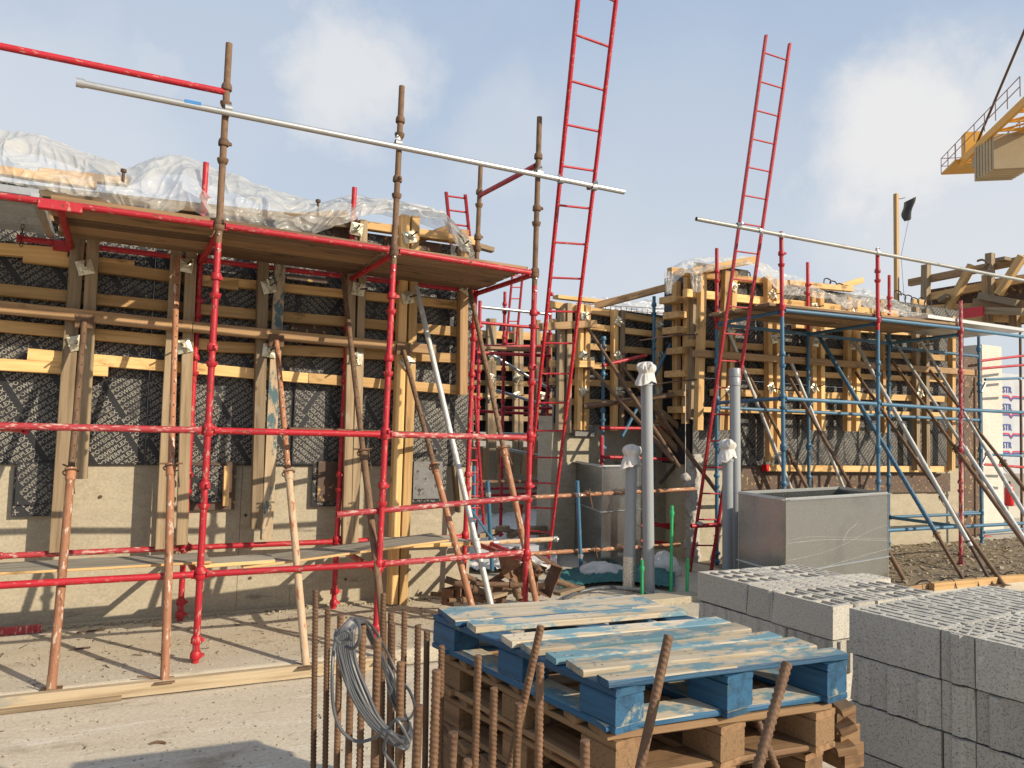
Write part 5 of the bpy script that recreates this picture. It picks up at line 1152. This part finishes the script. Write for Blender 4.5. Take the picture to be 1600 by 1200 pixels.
pallet('pallet', 'worn blue painted pallet on top of the pallet stack in the foreground', Pl, exn, eyn, Lx, Ly, zp_, ts2, (m_bluetop, m_blue, m_blue), 'pallets of the foreground stack')
std = ((0, .12), (.15, .24), (.30, .42), (.46, .55), (.60, .72), (.77, .85), (.88, 1))
z = zp_-.15; k = 0
names = ('second pallet from the top, just under the blue one', 'third pallet from the top of the foreground stack', 'fourth pallet from the top of the foreground stack', 'fifth pallet from the top of the foreground stack', 'sixth pallet from the top of the foreground stack', 'lowest pallet of the foreground stack')
while z > .06:
    a = random.uniform(-.02, .02); e1 = Matrix.Rotation(a, 3, 'Z') @ exn; e2 = Matrix.Rotation(a, 3, 'Z') @ eyn
    O = Pl+exn*random.uniform(.01, .03)+eyn*random.uniform(-.03, .04)+(V((.02, 0, 0)) if k % 2 else V())
    t = pallet('pallet', 'unpainted brown wooden pallet, '+names[min(k, 5)], O, e1, e2, Lx*(.90 if k % 2 else .93), Ly*.98, z, std, (m_palw, m_palw, m_chip if k % 2 == 0 else m_palw), 'pallets of the foreground stack'); z -= .151; k += 1
# ---------------------------------------------------------------- CONCRETE BLOCKS
def blockmesh(kind, L_=.394, W_=.196, Hh=.192, ribs=False):
    var = random.randint(0, 3); key = 'blk%s%.3f%.3f%d%d' % (kind, L_, W_, ribs, var)
    if key in CACHE: return CACHE[key]
    if kind == 'cell':
        xs = [0, .04, .38, .44, .56, .62, .96, 1]; xs = [0, .08, .325, .375, .62, .675, .92, 1]; ys = [0, .12, .455, .545, .88, 1]; hol = {(i, j) for i in (1, 3, 5) for j in (1, 3)}
    elif kind == 'slot':
        xs = [0, .05, .17, .20, .32, .36, .48, .52, .64, .68, .80, .83, .95, 1]; ys = [0, .13, .25, .43, .57, .75, .87, 1]
        hol = set()
        for r, j in enumerate((1, 3, 5)):
            for s in ((1, 2, 3), (5, 6, 7), (9, 10, 11)) if r % 2 == 0 else ((1,), (3, 4, 5), (7, 8, 9), (11,)):
                for i in s: hol.add((i, j))
    else:
        xs = [0, .08, .29, .37, .63, .71, .92, 1]; ys = [0, .12, .2, .32, .4, .6, .68, .8, .88, 1]; hol = {(i, j) for i in (1, 3, 5) for j in (1, 3, 5, 7)}; hol |= {(i, 5) for i in (1, 3, 5)}
    X = [(x-.5)*L_ for x in xs]; Y = [(y-.5)*W_ for y in ys]; nx, ny = len(X), len(Y); R2 = random.Random(len(kind)*7+var)
    vs = []; fs = []
    for zz in (-Hh/2, Hh/2):
        for j in range(ny):
            for i in range(nx): vs.append((X[i]+R2.uniform(-.002, .002), Y[j]+R2.uniform(-.0015, .0015), zz+R2.uniform(-.0012, .0012)))
    for c in ((0, 0), (nx-1, 0), (0, ny-1), (nx-1, ny-1)):
        if R2.random() < .6:
            k_ = nx*ny+c[1]*nx+c[0]; x_, y_, z_ = vs[k_]; q_ = R2.uniform(.006, .02); vs[k_] = (x_-math.copysign(q_, x_), y_-math.copysign(q_*.5, y_), z_-R2.uniform(.002, .02))
    b = lambda i, j: j*nx+i; tt = lambda i, j: nx*ny+j*nx+i
    sol = lambda i, j: 0 <= i < nx-1 and 0 <= j < ny-1 and (i, j) not in hol
    for j in range(ny-1):
        for i in range(nx-1):
            if not sol(i, j): continue
            fs.append((tt(i, j), tt(i+1, j), tt(i+1, j+1), tt(i, j+1))); fs.append((b(i, j), b(i, j+1), b(i+1, j+1), b(i+1, j)))
            if not sol(i-1, j): fs.append((b(i, j+1), b(i, j), tt(i, j), tt(i, j+1)))
            if not sol(i+1, j): fs.append((b(i+1, j), b(i+1, j+1), tt(i+1, j+1), tt(i+1, j)))
            if not sol(i, j-1): fs.append((b(i, j), b(i+1, j), tt(i+1, j), tt(i, j)))
            if not sol(i, j+1): fs.append((b(i+1, j+1), b(i, j+1), tt(i, j+1), tt(i+1, j+1)))
    if ribs:
        for sy in (-1, 1):
            for k in range(3 if L_ > .25 else 1):
                x0 = ((-.33+k*.33)*L_ if L_ > .25 else 0); w = .028; yy = sy*W_/2; d = sy*.017; n = len(vs)
                for z_ in (-Hh/2+.002, Hh/2-.002): vs += [(x0-w, yy-d*.1, z_), (x0-w*.6, yy+d, z_), (x0+w*.6, yy+d, z_), (x0+w, yy-d*.1, z_)]
                q = [(n, n+1, n+5, n+4), (n+1, n+2, n+6, n+5), (n+2, n+3, n+7, n+6), (n, n+3, n+2, n+1), (n+4, n+5, n+6, n+7)]
                fs += q if sy < 0 else [f[::-1] for f in q]
        for sx in (-1, 1):
            for k in range(2):
                y0 = (-.22+k*.44)*W_; w = .09*W_; xx = sx*L_/2; d = sx*.017; n = len(vs)
                for z_ in (-Hh/2+.002, Hh/2-.002): vs += [(xx-d*.1, y0-w, z_), (xx+d, y0-w*.6, z_), (xx+d, y0+w*.6, z_), (xx-d*.1, y0+w, z_)]
                q = [(n, n+1, n+5, n+4), (n+1, n+2, n+6, n+5), (n+2, n+3, n+7, n+6), (n, n+3, n+2, n+1), (n+4, n+5, n+6, n+7)]
                fs += [f[::-1] for f in q] if sx < 0 else q
    CACHE[key] = mesh('concrete_block', vs, fs, m_block); return CACHE[key]
COURSE = ('top', 'second', 'third', 'fourth')
def block(c, alongY, kind, lab, ribs=False, L_=.394, W_=.196, group=None, rz=0.):
    o = put('concrete_block', blockmesh(kind, L_, W_, .192, ribs), Matrix.Translation(c) @ Matrix.Rotation((math.pi/2 if alongY else 0)+rz+random.uniform(-.012, .012), 4, 'Z') @ Matrix.Rotation(random.choice((0, math.pi)), 4, 'Z'))
    return tag(o, lab, 'block', group)
ORD = ('first', 'second', 'third', 'fourth', 'fifth', 'sixth', 'seventh', 'eighth')
# pile A (front right): corner at A0, rows toward the camera (-Y), columns to +X
A0 = G(1326, 949, .96); dA = (G(1600, 1012, .96)-A0).normalized(); eA = V((-dA.y, dA.x, 0)); rzA = math.atan2(dA.y, dA.x)+math.pi/2
def PA(u, v, z): return V((A0.x, A0.y, 0))+dA*u+eA*v+UP*z
for crs in range(4):
    z = .96-.1-.2*crs; nm = COURSE[crs]
    cols = 6 if crs == 0 else 2
    for c in range(cols):
        off = (0, .0)[c % 2]; u = off; k = 0
        seq = [.4, .13, .4, .4, .4] if crs in (0,) else ([.2]*0+[.4, .13, .4, .4, .4])
        for s in seq:
            if u > 1.5: break
            lb = 'block of the nearest pile, %s course, %s row from left, %s from far end' % (nm, ORD[c], ORD[k])
            kind = 'slot'; jit = random.uniform(-.004, .004)
            if c == 3 and k == 3 and crs == 0: u += s; k += 1; continue
            block(PA(u+s/2, .1+c*.2+jit+(.006 if crs == 1 and c == 0 else 0), z), True, kind, lb, ribs=(crs == 1 or s < .3), L_=s-.006, W_=.196, group='concrete blocks of the nearest pile', rz=rzA)
            u += s; k += 1
# pile B (behind): corner at B0
B0 = G(1090, 893, .73); B1 = G(1302, 947, .73); dB = (B1-B0).normalized(); eB = V((-dB.y, dB.x, 0)); rzB = math.atan2(dB.y, dB.x)+math.pi/2; LB = (B1-B0).length
def PB(u, v, z): return V((B0.x, B0.y, 0))+dB*u+eB*v+UP*z
for crs in range(3):
    z = .73-.1-.2*crs; nm = COURSE[crs]; k = 0
    s = LB/2.5/.4
    lay = [(0, .42, 'L'), (.42, .2, 'W'), (.62, .42, 'L')] if crs % 2 == 0 else [(0, .3, 'L'), (.3, .42, 'L'), (.72, .32, 'L')]
    tot_ = 1.04; sc = LB/tot_
    rows = 5 if crs == 0 else 1
    for (u, w, t_) in lay:
        if t_ == 'W':
            for r in range(3 if crs == 0 else 1):
                block(PB((u+w/2)*sc, .2+r*.4, z), False, 'multi', 'block laid crosswise in the rear pile, %s course, %s from left' % (nm, ORD[r]), L_=.394, W_=w*sc-.006, group='concrete blocks of the rear pile', rz=rzB)
        else:
            for r in range(rows):
                kd = 'cell' if (r < 2 or u > .5 and r < 2) else random.choice(('multi', 'cell', 'slot')); 
                block(PB((u+w/2)*sc, .1+r*.2+random.uniform(-.004, .004), z+random.uniform(-.003, .003)), True, kd, 'block of the rear pile, %s course, %s row from left, %s end' % (nm, ORD[r], 'far' if u < .2 else ('middle' if u < .6 else 'near')), L_=w*sc-.006, group='concrete blocks of the rear pile', rz=rzB, ribs=(crs == 1))
std2 = ((0, .12), (.18, .30), (.36, .48), (.54, .66), (.72, .84), (.88, 1))
pallet('pallet', 'brown wooden pallet carrying the nearest pile of concrete blocks', PA(0, 0, 0)+V((-.02, .02, 0)), eA, dA, 1.2, 1.5, .16, std2, (m_palw, m_palw, m_palw), 'pallets under the blocks')
pallet('pallet', 'brown wooden pallet carrying the rear pile of concrete blocks', PB(0, 0, 0)+V((-.02, .02, 0)), eB, dB, 1.0, LB+.05, .13, std2, (m_palw, m_palw, m_palw), 'pallets under the blocks')
# broken boards between the stack and the blocks
for k, (a, b, lb) in enumerate((((1292, 1105), (1328, 1098), 'pale splintered board end beside the nearest blocks, upper'), ((1290, 1135), (1330, 1125), 'pale splintered board between the pallets and the blocks, middle'), ((1285, 1165), (1330, 1160), 'rough board between the pallets and the blocks, lower'))):
    o = beam('board', DP(a[0]+12, a[1], 2.75), DP(b[0]-4, b[1], 2.75), .14, .028, m_palw); tag(o, lb, 'board')
for k in range(3): 
    o = boxm('wood_block', .1, .1, .09, Matrix.Translation(DP(1305+6*k, 1118+28*k, 2.8)), m_palw); tag(o, 'square wood block between the pallets and the blocks, %s' % ('upper', 'middle', 'lower')[k], 'block')
# ---------------------------------------------------------------- REBARS
def rebarmesh(r=.010, L_=1.5):
    n = 14; st = .0032; K = int(L_/st); th = np.arange(n)*2*np.pi/n; zz = np.arange(K+1)*st
    Z, TH = np.meshgrid(zz, th, indexing='ij')
    half = np.sign(np.sin(TH)); ph = (Z/.0135+half*np.abs(((TH % np.pi)/np.pi))*.9)
    rib = np.clip(np.cos(ph*2*np.pi)*1.8-.6, 0, 1)*np.clip(np.abs(np.sin(TH))*2.2-.2, 0, 1)
    lon = np.exp(-((TH % np.pi)/.12)**2)+np.exp(-(((TH % np.pi)-np.pi)/.12)**2)
    Rr = r*(1+.24*rib+.13*lon)
    P = np.stack((Rr*np.cos(TH), Rr*np.sin(TH), -Z), -1).reshape(-1, 3)
    i = np.arange(K)[:, None]*n; j = np.arange(n)[None]; jn = (j+1) % n
    Fq = np.stack((i+j, i+jn, i+n+jn, i+n+j), -1).reshape(-1, 4)[:, ::-1]
    P = np.vstack((P, [[0, 0, .0015]])); k = len(P)-1
    fs = [tuple(int(a) for a in f) for f in Fq]+[(int(jj), (int(jj)+1) % n, k) for jj in range(n)]
    me = bpy.data.meshes.new('rebar'); me.from_pydata(P.tolist(), [], fs); me.materials.append(m_rebar)
    me.polygons.foreach_set('use_smooth', [True]*len(fs)); me.set_sharp_from_angle(angle=.9); return me
RBM = rebarmesh()
bars = [(493, 922, 489.5, 9), (512, 950, 508, 9.2), (532, 961, 526, 9.6), (550, 972, 544, 11), (567, 976, 562, 11), (599, 927, 596, 9), (590, 997, 585, 12), (611, 957, 608, 9), (613, 973, 611, 9.6), (632, 955, 628, 9), (626, 1034, 623, 12),
        (653, 977, 650, 10), (667, 985, 664, 9), (654, 1102, 650, 14), (690, 1009, 687, 10), (682, 1047, 677, 14), (708, 1144, 705, 15), (747, 1024, 742, 11.5), (772, 1075, 769, 12), (731, 1188, 729, 15), (845, 978, 796, 11.5), (844, 1037, 841, 13), (811, 1099, 807, 12), (914, 1157, 914, 15), (1045, 993, 1000, 14), (1230, 1036, 1184, 15.5), (1154, 1047, 1213, 10.5)]
rl_ = ['leftmost rebar of the cluster', 'second rebar from the left', 'third rebar from the left, top hidden by the cable', 'rebar through the top of the cable coil', 'rebar just right of the coil top', 'tall rebar before the orange brown prop', 'rebar in front of the tall one, shorter and nearer', 'thin far rebar right of the tall one', 'rebar paired closely with the thin far one', 'far rebar of even height right of the pair', 'near rebar inside the right side of the coil',
       'rebar right of the coil, reaching the pallet level', 'far rebar touching the pallet corner in view', 'short thick rebar below the coil end', 'rebar before the left pallet corner', 'thick near rebar just left of it with a pale tip', 'short rebar with mortar on its tip', 'slanting rebar before the left pallet side', 'smooth looking short bar right of it', 'lowest rebar tip at the bottom edge', 'leaning rebar crossing the middle block of the blue pallet', 'upright rebar beside the leaning one', 'shorter upright rebar left of it', 'short thick rebar tip below the blue pallet front', 'thick leaning rebar right of the pallet front corner', 'thickest leaning rebar at the right of the pallet front', 'thin rebar leaning the other way, crossing the thickest one']
for k, (x, y, xb, w) in enumerate(bars):
    dep = .0215*F/w; tp = DP(x, y, dep); bt = DP(xb, 1200, dep-(.0 if k < 24 else .1))
    o = put('rebar', RBM, zframe(bt, tp) @ Matrix.Rotation(random.uniform(-.5, .5)+1.57, 4, 'Z'), None)
    M = zframe(bt, tp); M.translation = tp; o.matrix_basis = M @ Matrix.Rotation(random.uniform(-.6, .6), 4, 'Z')
    tag(o, 'rusty ribbed '+rl_[k] if rl_[k][0] in 'rst' and not rl_[k].startswith('smooth') else 'rusty '+rl_[k], 'rebar', 'starter bars in the foreground')
# ---------------------------------------------------------------- CABLE COIL
CB = thing('cable_coil', 'loose coil of grey cable hung over the rusty rebars', 'cable', tuple(DP(580, 1100, 2.3)))
def loop(pts, r=.0047): polytube('strand', spline([DP(x, y, d) for x, y, d in pts], 10), r, m_cable, CB, 8)
for k in range(9):
    a = k*1.1; j = lambda s: random.uniform(-s, s)
    loop([(547+k*1.2, 968+k*1.2, 2.14), (532+k*2.6, 985, 2.12), (526+k*3.2, 1005, 2.11), (533+k*3, 1040+j(4), 2.1), (548+k*3.2, 1085+j(5), 2.08), (572+k*2.6, 1122+j(5), 2.07), (600+k*2.2, 1150+j(4), 2.06), (628+j(4)+k, 1170-k*2.5, 2.05), (640+j(3), 1158-k*3, 2.1), (626+j(4), 1120-k*3, 2.45), (612+j(5), 1080-k*3, 2.5), (598+j(4), 1030, 2.5), (580+j(4), 995, 2.45), (562+k, 972, 2.3), (547+k*1.2, 968+k*1.2, 2.14)])
loop([(546, 970, 2.2), (525, 1000, 2.1), (519, 1050, 2.05), (521, 1105, 2.05), (533, 1140, 2.05), (556, 1158, 2.06), (580, 1155, 2.05), (600, 1142, 2.0)])
loop([(548, 966, 2.2), (575, 972, 2.4), (600, 1010, 2.55), (625, 1060, 2.55), (640, 1080, 2.5), (648, 1105, 2.4), (640, 1122, 2.2), (624, 1124, 2.05)])
loop([(640, 1130, 2.2), (643, 1150, 2.1), (630, 1160, 2.0), (610, 1145, 1.95), (596, 1140, 2.0)])
loop([(526, 985, 2.06), (524, 997, 2.03), (532, 1004, 2.04), (546, 996, 2.04), (546, 984, 2.05), (536, 984, 2.02), (526, 990, 2.02)]); loop([(536, 984, 2.02), (545, 988, 2.02), (548, 1000, 2.04)])
loop([(555, 967, 2.05), (562, 980, 2.03), (561, 1000, 2.03), (552, 1013, 2.04), (540, 1010, 2.05)])
loop([(640, 1160, 2.0), (618, 1125, 2.0), (600, 1170, 2.05), (615, 1195, 2.05), (618, 1205, 2.05)])
# ---------------------------------------------------------------- CRANE
CR = thing('tower_crane', 'yellow tower crane counter-jib with concrete counterweights at the upper right', 'crane', tuple(G(1540, 260, 24)))
zc = 24.
A = G(1507, 266, zc); Bq = G(1650, 135, zc); dj = (Bq-A); dj.z = 0; LJ = dj.length; dj.normalize(); sj = V((-dj.y, dj.x, 0))
if sj.dot(rr) < 0: sj = -sj
def PJ(t, s, z): return V((A.x, A.y, zc))+dj*t+sj*s+UP*z
sc = A.length/55*.74
w = 1.0*sc
for s in (-w, w): beam('chord', PJ(2.0*sc, s, -.1), PJ(LJ+10, s, -.1), .25, .55*sc, m_yellow, CR, bow=0.)
for k in range(14): beam('cross_member', PJ((2.5+k*1.6)*sc, -w, -.2), PJ((2.5+k*1.6)*sc, w, -.2), .15, .2, m_yellow, CR, bow=0.)
for k in range(12): beam('diagonal', PJ((2.5+k*1.6)*sc, -w, -.25), PJ((4.1+k*1.6)*sc, w, -.25), .1, .1, m_yellow, CR, bow=0.)
boxm('deck', 3.2*sc, 3.0*sc, .15, frame(PJ(.9*sc, 0, 0), PJ(3*sc, 0, 0)), m_yellow, CR)
boxm('tail_frame', 2.4*sc, .25*sc, .55*sc, frame(PJ(.4*sc, .6*sc, .25), PJ(.4*sc, 3, .25)), m_yellow, CR)
boxm('winch_cabinet', .9*sc, 1.25*sc, 2.1*sc, frame(PJ(1.2*sc, .15*sc, 1.5*sc), PJ(3*sc, .15*sc, 1.5*sc)), m_yellow, CR); boxm('cabinet_vent', .05, .4*sc, .5*sc, frame(PJ(.72*sc, .3*sc, 1.0*sc), PJ(3*sc, .3*sc, 1.0*sc)), m_flag, CR)
def rail(pts):
    for a, b in zip(pts[:-1], pts[1:]):
        for h in (.65*sc, 1.3*sc): polytube('handrail', [a+UP*h, b+UP*h], .035*sc, m_rail, CR, 5)
    for a in pts: polytube('handrail_post', [a, a+UP*1.3*sc], .035*sc, m_rail, CR, 5)
e_ = 1.5*sc
rail([PJ(2.5*sc, -e_, 0), PJ(.9*sc, -e_, 0), PJ(-.7*sc, -e_, 0), PJ(-.7*sc, 0, 0), PJ(-.7*sc, e_, 0), PJ(1.5*sc, e_, 0)])
rail([PJ(k*1.9*sc+2.6*sc, -e_, 0.0) for k in range(7)]); rail([PJ(k*1.9*sc+2.6*sc, e_, 0.0) for k in range(7)])
for k in range(7): boxm('counterweight', .32*sc, 2.5*sc, 2.5*sc, frame(PJ((5.8+k*.40)*sc, .05*k, -1.5*sc), PJ(20*sc, .05*k, -1.5*sc)), m_cweight, CR, .03)
boxm('counterweight', .5*sc, 1.8*sc, .8*sc, frame(PJ(4.3*sc, 0, -.8*sc), PJ(20*sc, 0, -.8*sc)), m_cweight, CR, .03)
polytube('pendant_bar', [PJ(3.2*sc, -.6*sc, 0), PJ(24*sc, -.3*sc, 12*sc)], .09*sc, m_rust, CR, 6)
